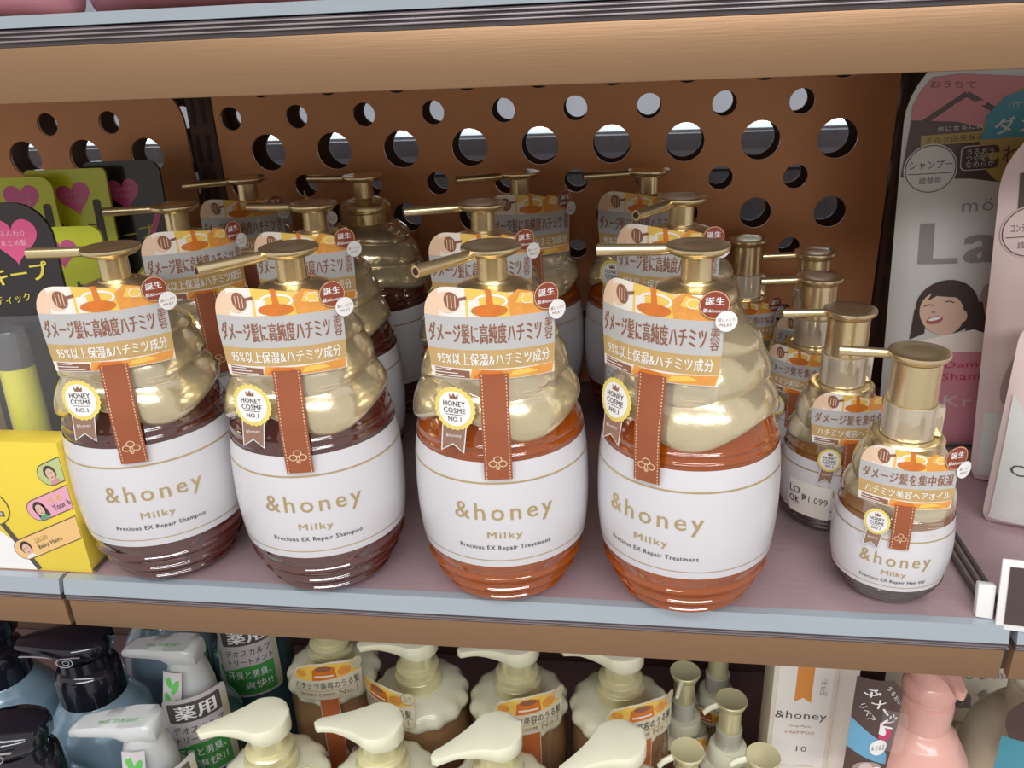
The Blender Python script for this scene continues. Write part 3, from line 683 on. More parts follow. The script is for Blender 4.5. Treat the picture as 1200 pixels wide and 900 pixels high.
a.line([(-0.0515, 0.1055), (-0.0490, 0.1068), (-0.0462, 0.1062)], 0.0007, HAIR, 4); a.line([(-0.0400, 0.1085), (-0.0375, 0.1092), (-0.0345, 0.1080)], 0.0007, HAIR, 4); a.ell(-0.0460, 0.1018, 0.0013, 0.0009, SHADEP, 4); a.ell(-0.0285, 0.0990, 0.0020, 0.0036, SKIN, 4)
a.poly([(-0.060, 0.074), (-0.056, 0.080), (-0.040, 0.086), (-0.022, 0.090), (-0.006, 0.084), (0.002, 0.074)], CRM, 3.4)
a.rect(-0.066, 0.066, 0.004, 0.075, PINKP, 4); a.text('Damage', -0.020, 0.066, 0.034, HOTP, 5, h=0.006, bold=0.01, rot=3); a.text('Shampoo', -0.018, 0.0575, 0.040, HOTP, 5, h=0.0065, bold=0.01, rot=3); a.text('Kracie', -0.012, 0.0395, 0.046, PPK, 5, h=0.0085, bold=0.01, spc=1.2)
t = pouch('refill_pouch', (0.3075, 0.203, 0.0045), 2, W, 0.249, 0.022, PWH, a, 'tall grey white shampoo refill pouch with rose top and laughing girl photo', group='refill pouches', lean=-2); t.rotation_euler[1] = math.radians(-3.6)
a = Art()
a.rect(-0.058, 0.058, 0.176, 0.196, CHOC, 1); a.ell(-0.051, 0.163, 0.0150, 0.0150, PPK, 2); a.ring(-0.051, 0.163, 0.0143, 0.0143, 0.0006, CHOC, 3); a.text('コンディショナー', -0.050, 0.1655, 0.022, CHOC, 3, h=0.005); a.rect(-0.063, -0.039, 0.160, 0.1605, CHOC, 3); a.text('詰替用', -0.051, 0.1555, 0.012, CHOC, 3, h=0.004)
a.ell(-0.042, 0.202, 0.014, 0.012, PPK, 2); a.poly([(-0.034, 0.095), (-0.010, 0.110), (0.02, 0.14), (0.03, 0.09), (-0.02, 0.06)], SHADEP, 1)
a.ell(-0.040, 0.088, 0.013, 0.036, SHADEP, 1.5, rot=-25); a.rect(-0.0655, 0.0655, 0.004, 0.050, PWH, 2)
t = pouch('refill_pouch', (0.3490, 0.152, 0.0070), 4, 0.136, 0.213, 0.020, PPK, a, 'pale pink conditioner refill pouch partly cut by the right edge', group='refill pouches', lean=-1); t.rotation_euler[1] = math.radians(-5)
a = Art()
a.ell(-0.026, 0.072, 0.020, 0.042, SHADEP, 1, rot=-14); a.ell(-0.026, 0.066, 0.010, 0.024, HAIR, 2, rot=-14); a.poly([(-0.054, 0.004), (0.054, 0.004), (0.054, 0.038), (0.010, 0.043), (-0.024, 0.052), (-0.042, 0.064), (-0.054, 0.084)], PWH, 3)
a.text('CONDITIONER', -0.004, 0.0345, 0.092, INK, 4, h=0.0068, rot=-6, spc=1.3); a.text('Kracie', -0.012, 0.0160, 0.036, GREYI, 4, h=0.008, rot=-5)
pouch('refill_pouch', (0.3270, 0.098, 0.0005), 0, 0.112, 0.128, 0.020, PPK, a, 'short white refill pouch standing nearest the viewer at the right edge', group='refill pouches')

# price card at right front
t = empty('price_card', (0.2662, -0.004, 0.0), 'white framed price card clipped on the right shelf edge', 'card', rz=-8); t.rotation_euler = (math.radians(-16), 0, math.radians(-8))
k = MB(); k.box(-0.024, 0.05, 0, 0.0016, -0.002, 0.034, mat('card_white', (0.85, 0.84, 0.82), 0.4), 0.0004); k.build('frame', t)
k = MB(); k.box(-0.0205, 0.048, -0.0007, 0.0, 0.0012, 0.0305, mat('card_photo_brown', (0.07, 0.045, 0.04), 0.12, coat=1.0, noise=0.2, nscale=40)); k.build('photo', t)
a = Art(); a.text('U', 0.0085, 0.014, 0.013, WHT, 1, h=0.017, bold=0.03); a.build('letter', t, flat_map((0, -0.0008, 0), (1, 0, 0), (0, 0, 1), (0, -1, 0)), None)
k = MB(); k.box(-0.0325, -0.0245, 0.0030, 0.0085, 0.0015, 0.019, mat('card_white', (0.85, 0.84, 0.82), 0.4), 0.0006); k.build('clip', t)

# ------------------------------------------------------------------ left shelf goods
YB = mat('box_yellow', (0.90, 0.68, 0.07), 0.35, coat=0.3); PGR = mat('pill_green', (0.55, 0.62, 0.28), 0.4); PPI = mat('pill_pink', (0.85, 0.42, 0.55), 0.4); POR = mat('pill_orange', (0.92, 0.58, 0.24), 0.4)
t = empty('display_tray', (-0.2475, 0.0052, 0.0), 'yellow printed cardboard tray with slanted portrait pills on its front', 'tray')
k = MB(); k.box(-0.22, 0.0, 0, 0.0150, 0.0003, 0.0850, YB, 0.0004); k.build('carton', t)
a = Art()
def pill(x, z, col, l1, l2, hair_long, lm):
    f = 0.56; ux, uz = math.cos(math.radians(24)), math.sin(math.radians(24)); r = 0.0125; L = (-0.0004 - x) / ux / f
    def P(u, q): return (x + (u * ux - q * uz) * f, z + (u * uz + q * ux) * f)
    for rr, m, lay in ((r, INK, 1), (r - 0.0010, col, 2)):
        arc = [P(rr * math.cos(q), rr * math.sin(q)) for q in [PI / 2 + PI * i / 14 for i in range(15)]]
        lo, hi = P(0, -rr), P(0, rr); tn = uz / ux
        a.poly(arc + [(-0.0004, lo[1] + (-0.0004 - lo[0]) * tn), (-0.0004, min(hi[1] + (-0.0004 - hi[0]) * tn, 0.0845))], m, lay)
    def E(u, q, rx, ry, m, lay, rot=0): c = P(u, q); a.ell(c[0], c[1], rx * f, ry * f, m, lay, rot + 24)
    E(0.003, 0.0015, 0.0068, 0.0078, HAIR, 3, -20)
    if hair_long: a.poly([P(-0.004, 0.004), P(0.010, 0.004), P(0.011, -0.0085), P(0.006, -0.0105), P(-0.003, -0.0105)], HAIR, 3)
    a.poly([P(-0.005, -0.0108), P(0.009, -0.0108), P(0.006, -0.006), P(0, -0.006)], lm, 3.2)
    E(0.003, -0.0004, 0.0050, 0.0064, SKIN, 4, -10)
    for q in (-0.002, 0.002): E(0.003 + q, 0.0010, 0.0008, 0.0004, HAIR, 5)
    E(0.003, -0.0038, 0.0014, 0.0005, HOTP, 5); E(0.003, -0.0014, 0.0005, 0.0009, PEACH, 5)
    if l1: c = P(0.026, 0.0042); a.text(l1, c[0], c[1], 0.010, YB if col is PPI else OCHR, 4, h=0.0034, rot=24, bold=0.01)
    if l2: c = P(0.033 if len(l2) > 6 else 0.029, -0.0040); a.text(l2, c[0], c[1], 0.018 if len(l2) > 6 else 0.0125, INK, 4, h=0.0034, rot=24, bold=0.01)
pill(-0.0095, 0.0655, PGR, '', '', False, PINKP); pill(-0.0225, 0.0420, PPI, 'うる', 'Your b', True, mat('shirt_green', (0.12, 0.38, 0.22), 0.5)); pill(-0.0385, 0.0150, POR, 'ふわふわ', 'Baby Hairs', False, CRM)
a.poly([(-0.0915, 0.001), (-0.0335, 0.001), (-0.0450, 0.0215), (-0.055, 0.031), (-0.0915, 0.031)], WHT, 0.5); a.line([(-0.050, 0.036), (-0.0330, 0.0015)], 0.0032, INK, 0.8)
a.ell(-0.0530, 0.0425, 0.0125, 0.0118, INK, 1.2); a.ell(-0.0530, 0.0425, 0.0119, 0.0112, YB, 1.8); a.rect(-0.0520, -0.0445, 0.0370, 0.0405, INK, 2.4); a.text('TER', -0.0482, 0.03875, 0.006, WHT, 3)
a.text('type', -0.0455, 0.0695, 0.014, INK, 2, bold=0.01); a.text('no', -0.043, 0.0775, 0.006, INK, 2)
a.build('front_print', t, flat_map((0, -0.0002, 0), (1, 0, 0), (0, 0, 1), (0, -1, 0)), None)

GRN = mat('pack_lime', (0.74, 0.80, 0.03), 0.25, coat=0.5, noise=0.05); BLK = mat('pack_black', (0.03, 0.025, 0.027), 0.22, coat=0.5, noise=0.1); HRT = mat('heart_pink', (0.70, 0.10, 0.25), 0.3, coat=0.3); HRT2 = mat('heart_magenta', (0.78, 0.12, 0.36), 0.3, coat=0.3)
GLD = mat('yellow_ink', (0.72, 0.60, 0.08), 0.4); PALE = mat('pale_pink_ink', (0.85, 0.55, 0.6), 0.5)
def blister(loc, rz, w, h, m, heart, hx, hz, hw, label, lean=6, extra=None, round_=0.3, hr=0):
    t = empty('blister_pack', loc, label, 'packet', 'hair stick packets on the left shelf', rz); t.rotation_euler = (math.radians(-lean), 0, math.radians(rz))
    pts = []
    r = w * round_ / 2
    for cx, cz, a0 in ((w / 2 - r, h - r, 0), (-w / 2 + r, h - r, 90)):
        for q in range(9): an = math.radians(a0 + 90 * q / 8); pts.append((cx + r * math.cos(an), cz + r * math.sin(an)))
    pts += [(-w / 2, 0), (w / 2, 0)]
    k = MB(); k.loft([[(x, -0.0012, z) for x, z in pts], [(x, 0.0012, z) for x, z in pts]], m); k.build('backing_card', t)
    a = Art(); a.heart(hx, hz, hw, heart, 1, hr); a.text('ふんわり', hx, hz + hw * 0.10, hw * 0.5, PALE, 2); a.text('まとめ髪', hx, hz - hw * 0.08, hw * 0.5, PALE, 2)
    if extra: extra(a)
    a.build('card_print', t, flat_map((0, -0.0013, 0), (1, 0, 0), (0, 0, 1), (0, -1, 0)), None)
    return t
def ex_front(a):
    a.text('キープ', 0.004, 0.1640, 0.034, GLD, 2, h=0.0105, bold=0.03, rot=6); a.text('スティック', -0.006, 0.149, 0.026, GLD, 2, h=0.005, bold=0.01, rot=6)
    a.rect(0.012, 0.0270, 0.122, 0.140, PPK, 1); a.ell(0.021, 0.128, 0.005, 0.006, HAIR, 2)
t = blister((-0.2900, 0.0540, 0.0006), 6, 0.056, 0.204, BLK, HRT, 0.005, 0.184, 0.029, 'front black hair stick packet with pink heart and yellow tube', 3, ex_front, 0.75)
k = MB(); k.tube([(-0.004, -0.0125, 0.134), (-0.004, -0.0125, 0.131), (-0.004, -0.0125, 0.112)], [0.0086, 0.0096, 0.0098], mat('tube_grey_cap', (0.10, 0.10, 0.11), 0.25, coat=0.4), 24); k.build('tube_cap', t)
k = MB(); k.tube([(-0.004, -0.0125, 0.112), (-0.004, -0.0125, 0.080), (-0.004, -0.0125, 0.055), (-0.004, -0.0125, 0.050)], [0.0096, 0.0100, 0.0100, 0.0085], mat('tube_yellow', (0.72, 0.70, 0.10), 0.25, coat=0.6), 24); k.build('tube', t)
k = MB(); rings = []
for z in (0.036, 0.040, 0.06, 0.10, 0.134, 0.140):
    q = 1.0 if 0.038 < z < 0.138 else 0.2
    rings.append([(0.027 * math.cos(an), -0.0016 - (0.021 * q) * max(0, math.sin(an)) ** 0.6, z) for an in [PI * i / 16 for i in range(17)]])
k.loft(rings, film('blister_film', (0.9, 0.9, 0.9), 0.90, 0.06), caps=False, closed=False); k.build('blister', t)
def ex_g(a): a.text('キープ', 0.004, 0.088, 0.034, INK, 2, h=0.010, bold=0.02); a.rect(0.018, 0.024, 0.06, 0.11, INK, 2, r=0.002)
blister((-0.3935, 0.205, 0.0665), 6, 0.056, 0.130, GRN, HRT2, 0.003, 0.114, 0.027, 'lime green hair stick packet at the left edge with a white glare streak', 4, ex_g, 0.35)
blister((-0.3640, 0.222, 0.0665), 4, 0.064, 0.133, GRN, HRT2, 0.004, 0.112, 0.027, 'wide lime green hair stick packet with a whole pink heart', 4, ex_g, 0.12, 10)
blister((-0.3290, 0.238, 0.0665), 2, 0.064, 0.136, BLK, HRT2, 0.000, 0.112, 0.027, 'rear black hair stick packet with pink heart beside the lime green ones', 4, lambda a: (a.text('キープ', 0.0, 0.080, 0.040, GLD, 2, h=0.011, bold=0.02, rot=8), a.line([(0.018, 0.080), (0.028, 0.100)], 0.005, HRT2, 2)), 0.3, 5)
blister((-0.3160, 0.150, 0.0665), 5, 0.040, 0.105, GRN, HRT2, -0.010, 0.088, 0.022, 'short lime green hair stick packet behind the front black one', 4, lambda a: a.text('キープ', 0.006, 0.060, 0.022, INK, 2, h=0.016, bold=0.03), 0.4)
# inner carton lifts the rear packets
t = empty('riser_carton', (-0.345, 0.225, 0.0), 'plain dark carton under the rear hair stick packets', 'carton')
k = MB(); k.box(-0.088, 0.048, -0.095, 0.065, 0.0003, 0.066, mat('riser_card', (0.16, 0.13, 0.05), 0.5, noise=0.1), 0.001); k.build('carton', t)

# purple packs on the top shelf
for x, y, rz, ww, hh, col, lab in ((-0.275, 0.060, 3, 0.13, 0.16, (0.50, 0.22, 0.28), 'rosy wrapped pack on the top shelf at the upper left corner'), (-0.140, 0.056, -4, 0.132, 0.15, (0.36, 0.16, 0.22), 'dark plum wrapped pack on the top shelf'), (-0.004, 0.056, 5, 0.13, 0.15, (0.42, 0.28, 0.42), 'lilac wrapped pack on the top shelf left of the photo centre'), (0.128, 0.056, 0, 0.125, 0.15, (0.30, 0.14, 0.18), 'deep red wrapped pack at the right of the top shelf row')):
    pouch('wrapped_pack', (x, y, 0.2960), rz, ww, hh, 0.03, mat('wrap_%d' % int(col[0] * 100), col, 0.15, coat=0.6, noise=0.35, nscale=25, bump=0.5), None, lab, 'packet', 'wrapped packs on the top shelf')

# ------------------------------------------------------------------ lower shelf: cream pump bottles
CREAM = mat('cream_pearl_plastic', (0.93, 0.92, 0.70), 0.27, 0.0, coat=0.5, noise=0.02)
CREAMG = mat('pale_gold_plastic', (0.82, 0.77, 0.46), 0.25, 0.3, coat=0.5)
AMBR = mat('brown_amber_bottle', (0.42, 0.24, 0.11), 0.10, trans=0.35, coat=0.8)
def teardrop(k, H, L, R, m, drop=0.006, thick=0.013):
    rings = []
    for i in range(25):
        s = i / 24; x = R * 0.985 - (R + L) * s * 0.995
        if x > -R * 0.35: wv = math.sqrt(max(R * R - x * x, 1e-8))
        else:
            q = (-R * 0.35 - x) / (L - R * 0.35); w0 = math.sqrt(R * R - (0.35 * R) ** 2)
            wv = 0.0042 + (w0 - 0.0042) * (1 - math.sin(min(q, 1) * PI / 2) ** 0.8)
            if q > 0.93: wv *= math.sqrt(max(0.05, 1 - ((q - 0.93) / 0.07) ** 2))
        q = max(0, -x / L); zt = H - drop * q ** 1.6; th = thick - (thick - 0.005) * min(1, q * 1.5) ** 0.8
        ring = []
        for c, d in ((-1, -0.75), (-0.9, -1), (0.9, -1), (1, -0.75), (1, -0.2), (0.94, -0.04), (0.8, 0), (0, 0.04), (-0.8, 0), (-0.94, -0.04), (-1, -0.2)):
            ring.append((x, wv * c, zt + d * th))
        rings.append(ring)
    k.loft(rings, m)
def milk_tag(s=1.0):
    a = Art(); o = [(-0.026, 0.0), (0.026, 0.0), (0.027, 0.018), (0.026, 0.024), (0.020, 0.031), (0.006, 0.034), (-0.010, 0.033), (-0.021, 0.029), (-0.026, 0.020)]
    a.poly(o, mat('tag_cream', (0.78, 0.72, 0.55), 0.35, coat=0.3), 0)
    a.poly([(-0.025, 0.0175), (0.026, 0.0195), (0.022, 0.028), (0.004, 0.0325), (-0.012, 0.031), (-0.021, 0.027)], YEL, 1)
    a.poly([(-0.010, 0.018), (0.008, 0.019), (0.007, 0.029), (0.0, 0.031), (-0.009, 0.028)], ORD, 2); a.ell(-0.001, 0.0285, 0.006, 0.0024, DIP, 3); a.rect(-0.008, 0.006, 0.021, 0.0225, CRM, 3)
    a.ell(-0.018, 0.024, 0.004, 0.003, ORP, 2); a.ell(0.014, 0.024, 0.005, 0.004, ORP, 2)
    a.text('ハチミツ美容のうる髪', 0, 0.0128, 0.049, INK, 2, h=0.0068, bold=0.004); a.rect(-0.025, 0.025, 0.0080, 0.0084, LGOLD, 2); a.text('HONEY COSME', -0.008, 0.0048, 0.026, LGOLD, 2, h=0.003, bold=0.01); a.text('No.1', 0.015, 0.0048, 0.014, LGOLD, 2, h=0.005, bold=0.0)
    a.ell(0.0235, 0.0265, 0.0052, 0.0052, mat('tag_cream', (0.78, 0.72, 0.55)), 4); a.ring(0.0235, 0.0265, 0.0050, 0.005, 0.0004, LGOLD, 5); a.text('人気\nNo.1', 0.0235, 0.0265, 0.006, LGOLD, 5)
    return a
def cream_bottle():
    t = empty('cream_pump_bottle', (0, 0, 0))
    sq = lambda r, z, th: (r * (1 + 0.05 * (1 - abs(math.cos(2 * th)))), z)
    k = MB(); k.lathe([(0.0005, 0.001), (0.028, 0.0), (0.032, 0.002), (0.0340, 0.008), (0.0345, 0.06), (0.0345, 0.118), (0.0330, 0.128), (0.030, 0.134), (0.026, 0.136)], AMBR, 56, sq); k.build('body', t)
    fn = cyl_map([(0, 0.0365), (0.2, 0.0365)], 0.0363)
    a = Art(); a.text('&honey', 0, 0.085, 0.046, WHT, 1, h=0.011); a.text('Deep Moist', 0, 0.070, 0.030, WHT, 1, h=0.004); a.text('Shampoo 1.0', 0, 0.060, 0.026, WHT, 1, h=0.003); a.build('front_print', t, fn, 0.004)
    sc = lambda r, z, th: (r + (0.0009 * math.cos(14 * th) if r > 0.030 else 0), z)
    k = MB(); k.lathe([(0.026, 0.130), (0.0345, 0.1305), (0.0357, 0.1330), (0.0355, 0.1362), (0.0340, 0.1385), (0.0335, 0.1398), (0.0300, 0.1425), (0.0220, 0.1462), (0.0175, 0.1475)], CREAM, 112, sc); k.build('scalloped_shoulder', t)
    k = MB(); k.lathe([(0.0172, 0.1470), (0.0172, 0.1560), (0.0162, 0.1572), (0.0150, 0.1575), (0.0150, 0.1590), (0.0158, 0.1598), (0.0156, 0.1630), (0.0140, 0.1645), (0.0120, 0.165), (0.0118, 0.1760)], CREAMG, 44); k.build('collar', t)
    k = MB(); teardrop(k, 0.190, 0.042, 0.0165, CREAM); k.build('pump_head', t, 50)
    fn = sheet_map([(0, -0.0388), (0.3, -0.0388)], 0.040)
    h = milk_tag().build('hang_tag', t, lambda u, v, hh: fn(u, v + 0.1400, hh), 0.004, vstep=0.008)
    a = Art(); a.rect(-0.007, 0.007, 0.060, 0.1415, mat('orange_ribbon', (0.60, 0.17, 0.06), 0.45), 0); a.rect(-0.0072, -0.0066, 0.06, 0.1415, STI, 1); a.rect(0.0066, 0.0072, 0.06, 0.1415, STI, 1); a.build('ribbon', t, fn, 0.004, vstep=0.01, base=-0.0003)
    return t
CR = cream_bottle()
cr = [(-0.1685, 0.020, 22, 196, 'leftmost front cream topped bottle with teardrop pump'), (-0.0935, 0.022, 16, 180, 'second front cream topped bottle with teardrop pump'), (-0.0175, 0.021, 8, 208, 'third front cream topped bottle, teardrop pump aimed at lower left'), (0.0580, 0.021, 0, 214, 'rightmost front cream topped bottle, teardrop pump cut by the bottom edge'),
      (-0.1630, 0.124, 14, 185, 'rear amber bottle with a round topped honey card, nearest the green card'), (-0.0893, 0.104, -30, 190, 'rear cream topped bottle with its honey card turned to the left'), (-0.0156, 0.104, 20, 190, 'rear cream topped bottle with honey card, third along the back row'), (0.0580, 0.104, 24, 178, 'rear cream topped bottle whose pump shows below the shelf front')]
for i, (x, y, yaw, sp, lab) in enumerate(cr):
    o = CR if i == 0 else dup(CR)
    o.location = (x, y, LZ + 0.0002); o.rotation_euler = (0, 0, math.radians(yaw)); child(o, 'pump_head').rotation_euler = (0, 0, math.radians(sp - 180 - yaw)); tag(o, lab, 'bottle', 'cream topped bottles on the lowest shelf')
# small cream oil pumps
def cream_oil():
    t = empty('cream_oil_bottle', (0, 0, 0))
    k = MB(); k.lathe([(0.0005, 0.001), (0.024, 0.0), (0.0270, 0.003), (0.0275, 0.03), (0.0272, 0.070), (0.024, 0.078), (0.018, 0.080)], AMBR, 48); k.build('body', t)
    sc = lambda r, z, th: (r + (0.0007 * math.cos(12 * th) if r > 0.024 else 0), z)
    k = MB(); k.lathe([(0.018, 0.076), (0.0285, 0.0765), (0.0295, 0.0785), (0.0280, 0.0815), (0.0215, 0.0855), (0.0205, 0.0960), (0.0190, 0.0978), (0.0140, 0.0985)], CREAM, 96, sc); k.build('scalloped_shoulder', t)
    k = MB(); k.lathe([(0.0118, 0.098), (0.0136, 0.0982), (0.0138, 0.1140), (0.0132, 0.1146), (0.0116, 0.114)], mat('milky_clip', (0.86, 0.86, 0.76), 0.2, trans=0.35, coat=0.4), 40, caps=False); k.build('lock_clip', t)
    k = MB(); k.lathe([(0.0116, 0.097), (0.0116, 0.1330), (0.0140, 0.1345), (0.0164, 0.1385), (0.0166, 0.1402), (0.0160, 0.1408), (0.0150, 0.1404), (0.0005, 0.1398)], CREAMG, 40)
    k.build('stem', t)
    k = MB(); k.tube([(-0.009, 0, 0.1365), (-0.016, 0, 0.1368), (-0.024, 0, 0.1350), (-0.030, 0, 0.1310)], [0.0026, 0.0027, 0.0026, 0.0024], CREAM, 14); k.build('spout', t)
    fn = sheet_map([(0, -0.0305), (0.3, -0.0305)], 0.034)
    milk_tag().build('hang_tag', t, lambda u, v, hh: fn(u * 0.82, v * 0.82 + 0.066, hh), 0.004, vstep=0.008)
    return t
CO = cream_oil(); zt = LZ + 0.1408
for i, (x, y, yaw, sp, lab) in enumerate([(0.1060, 0.138, 20, 250, 'small cream pump bottle with spout drooping towards the viewer'), (0.1340, 0.168, -24, 180, 'small cream pump bottle farthest back beside the carton'), (0.1370, 0.112, 16, 195, 'small cream pump bottle in the middle, just left of the tall carton'), (0.1030, 0.063, 14, 200, 'front small cream pump bottle, left of the pair cut by the bottom edge'), (0.1520, 0.063, 6, 182, 'front small cream pump bottle, right of the pair cut by the bottom edge')]):
    o = CO if i == 0 else dup(CO)
    o.location = (x, y, LZ + 0.0002); o.rotation_euler = (0, 0, math.radians(yaw)); o.scale = (0.68, 0.68, 1.0); child(o, 'spout').rotation_euler = (0, 0, math.radians(sp - 180 - yaw)); tag(o, lab, 'bottle', 'small cream pump bottles on the lowest shelf')

# cartons
PAPER = mat('carton_ivory', (0.78, 0.72, 0.60), 0.45, noise=0.03)
t = empty('carton', (0.1815, 0.095, LZ + 0.0003), 'tall ivory carton with an orange bookmark stripe and a brand print', 'carton', rz=0)
k = MB(); k.box(-0.021, 0.021, 0, 0.030, 0, 0.245, PAPER, 0.0008); k.build('box', t)
a = Art(); a.rect(-0.018, 0.018, 0.02, 0.240, mat('carton_window', (0.84, 0.82, 0.76), 0.3), 0.5); a.poly([(-0.006, 0.238), (0.005, 0.238), (0.005, 0.158), (-0.0005, 0.162), (-0.006, 0.158)], mat('bookmark_orange', (0.75, 0.29, 0.06), 0.4), 1)
a.text('&honey', -0.0005, 0.1455, 0.034, INK, 1, h=0.0085, bold=0.004); a.text('Deep Moist', 0, 0.1365, 0.014, BRN, 1); a.text('SHAMPOO', 0, 0.131, 0.020, BRN, 1, h=0.0026); a.text('10', 0.0025, 0.1160, 0.007, INK, 1, h=0.005)
a.text('お試し', 0.0125, 0.172, 0.005, GREYI, 1, h=0.016)
for q in range(3): a.rect(-0.012, 0.012, 0.100 - 0.005 * q, 0.1004 - 0.005 * q, TAN, 1)
a.build('front_print', t, flat_map((0, -0.0003, 0), (1, 0, 0), (0, 0, 1), (0, -1, 0)), None)
t = empty('carton', (0.2105, 0.100, LZ + 0.0003), 'plain narrow white carton between the ivory carton and the pink bottle', 'carton', rz=0)
k = MB(); k.box(-0.0068, 0.0068, 0, 0.12, 0, 0.242, mat('carton_plain_white', (0.80, 0.77, 0.68), 0.45, noise=0.02), 0.0008); k.build('box', t)

# pink bottle and milk bottle
PNK = mat('pink_bottle', (0.86, 0.47, 0.40), 0.3, coat=0.4, noise=0.02); MLK = mat('milk_bottle', (0.92, 0.90, 0.68), 0.3, coat=0.4, noise=0.02)
def round_bottle(name, x, y, m, neck_m, label, zt, spout=False):
    t = empty(name, (x, y, LZ + 0.0002), label, 'bottle')
    prof = smooth_tab([(0.0, 0.032), (0.004, 0.036), (0.05, 0.044), (0.095, 0.043), (0.120, 0.038), (0.136, 0.028), (0.143, 0.0205), (0.146, 0.019)])
    k = MB(); k.lathe([(0.0005, 0.001)] + [(r, z) for z, r in prof], m, 56); k.build('body', t, 70)
    k = MB(); k.lathe([(0.018, 0.144), (0.0200, 0.1445), (0.0204, 0.1600), (0.0196, 0.1625), (0.0178, 0.1635), (0.0178, 0.1660), (0.0204, 0.1680), (0.0206, 0.1710), (0.0196, 0.1735), (0.0165, 0.1765), (0.0160, 0.1860), (0.014, 0.1885)], neck_m, 44); k.build('collar', t)
    k = MB(); teardrop(k, 0.200, 0.046, 0.0150, WHT if spout else neck_m, 0.004, 0.013); o = k.build('pump_head', t, 50)
    return t
t = round_bottle('pump_bottle', 0.2555, 0.085, PNK, PNK, 'pink round shouldered pump bottle on the lowest shelf at right', -0.1); child(t, 'pump_head').rotation_euler = (0, 0, math.radians(95))
for c in t.children: c.scale = (0.8, 0.8, 1.1)
BLU = mat('card_blue', (0.16, 0.42, 0.62), 0.35, coat=0.3)
a = Art(); a.poly([(-0.024, -0.07), (0.014, -0.07), (0.020, -0.02), (0.020, 0.014), (0.006, 0.030), (-0.024, 0.030)], CHOC, 0); a.poly([(-0.024, -0.010), (0.001, -0.028), (0.012, -0.046), (0.013, -0.056), (-0.024, -0.04)], BLU, 1)
a.text('ダメージ', 0.0, 0.004, 0.044, WHT, 2, h=0.012, rot=-52, bold=0.02); a.text('リペア', -0.012, -0.002, 0.018, WHT, 2, h=0.006, rot=-52); a.text('うるおい', 0.010, 0.014, 0.026, WHT, 2, h=0.004, rot=-52); a.ell(0.002, -0.036, 0.008, 0.008, WHT, 3); a.text('しっとり\nまとまる', 0.002, -0.036, 0.012, CHOC, 4)
a.ell(-0.004, -0.060, 0.013, 0.009, SHADEP, 2); a.ell(-0.006, -0.058, 0.006, 0.006, PPK, 3); a.ell(0.003, -0.062, 0.006, 0.006, CRM, 3)
h = a.build('hang_tag', t, sheet_map([(-0.1, -0.047), (0.1, -0.047)], 0.05), 0.004, vstep=0.008); h.scale = (0.68, 1, 0.8); h.location = (-0.046, 0.012, 0.196); h.rotation_euler = (0, 0, math.radians(8))
a = Art(); a.rect(-0.013, 0.013, -0.016, 0.016, FILM, 0, r=0.004)
a.ell(0, -0.002, 0.0050, 0.0062, HOTP, 1); a.ell(-0.002, 0.001, 0.0030, 0.0060, WHT, 1.5, rot=30)
for q in range(5): a.ell(-0.002 + 0.0045 * math.cos(q), 0.003 + 0.0045 * math.sin(q), 0.0028, 0.0008, WHT, 2, rot=math.degrees(q))
h = a.build('strawberry_sticker', t, sheet_map([(-0.1, -0.0300), (0.1, -0.0300)], 0.05), 0.004); h.location = (-0.029, -0.006, 0.182); h.rotation_euler = (0, 0, math.radians(-16))
t = round_bottle('pump_bottle', 0.3430, 0.120, MLK, MLK, 'milk coloured round shouldered pump bottle at the lower right corner', -0.1, True); child(t, 'pump_head').rotation_euler = (0, 0, math.radians(-6))
a = Art(); a.ell(0, 0.02, 0.024, 0.024, CHOC, 0); a.rect(-0.024, 0.024, -0.03, 0.006, TEAL, 1); a.text('ダメージ', 0.005, 0.026, 0.036, WHT, 2, h=0.010, bold=0.02); a.text('リペア', 0.0, 0.014, 0.022, WHT, 2, h=0.006)
h = a.build('hang_tag', t, sheet_map([(-0.1, -0.0465), (0.1, -0.0465)], 0.05), 0.004, vstep=0.008); h.location = (-0.018, 0, 0.150)
a = Art(); a.rect(-0.056, 0.056, 0.098, 0.116, CHOC, 1); a.rect(-0.030, 0.010, 0.104, 0.115, OCHR, 2); a.text('mö & ma', 0.012, 0.0925, 0.044, GREYI, 2, h=0.007, spc=1.15); a.text('Latte', 0.014, 0.074, 0.080, GREYI, 2, h=0.020, bold=0.03, spc=1.2); a.text('SHAMPOO', -0.01, 0.050, 0.04, GREYI, 2)
pouch('refill_pouch', (0.3350, 0.215, LZ + 0.0005), 4, 0.120, 0.125, 0.022, mat('pouch_ivory', (0.74, 0.71, 0.58), 0.35, coat=0.2), a, 'ivory refill pouch standing behind the pink bottle on the lowest shelf', group='refill pouches on the lowest shelf')

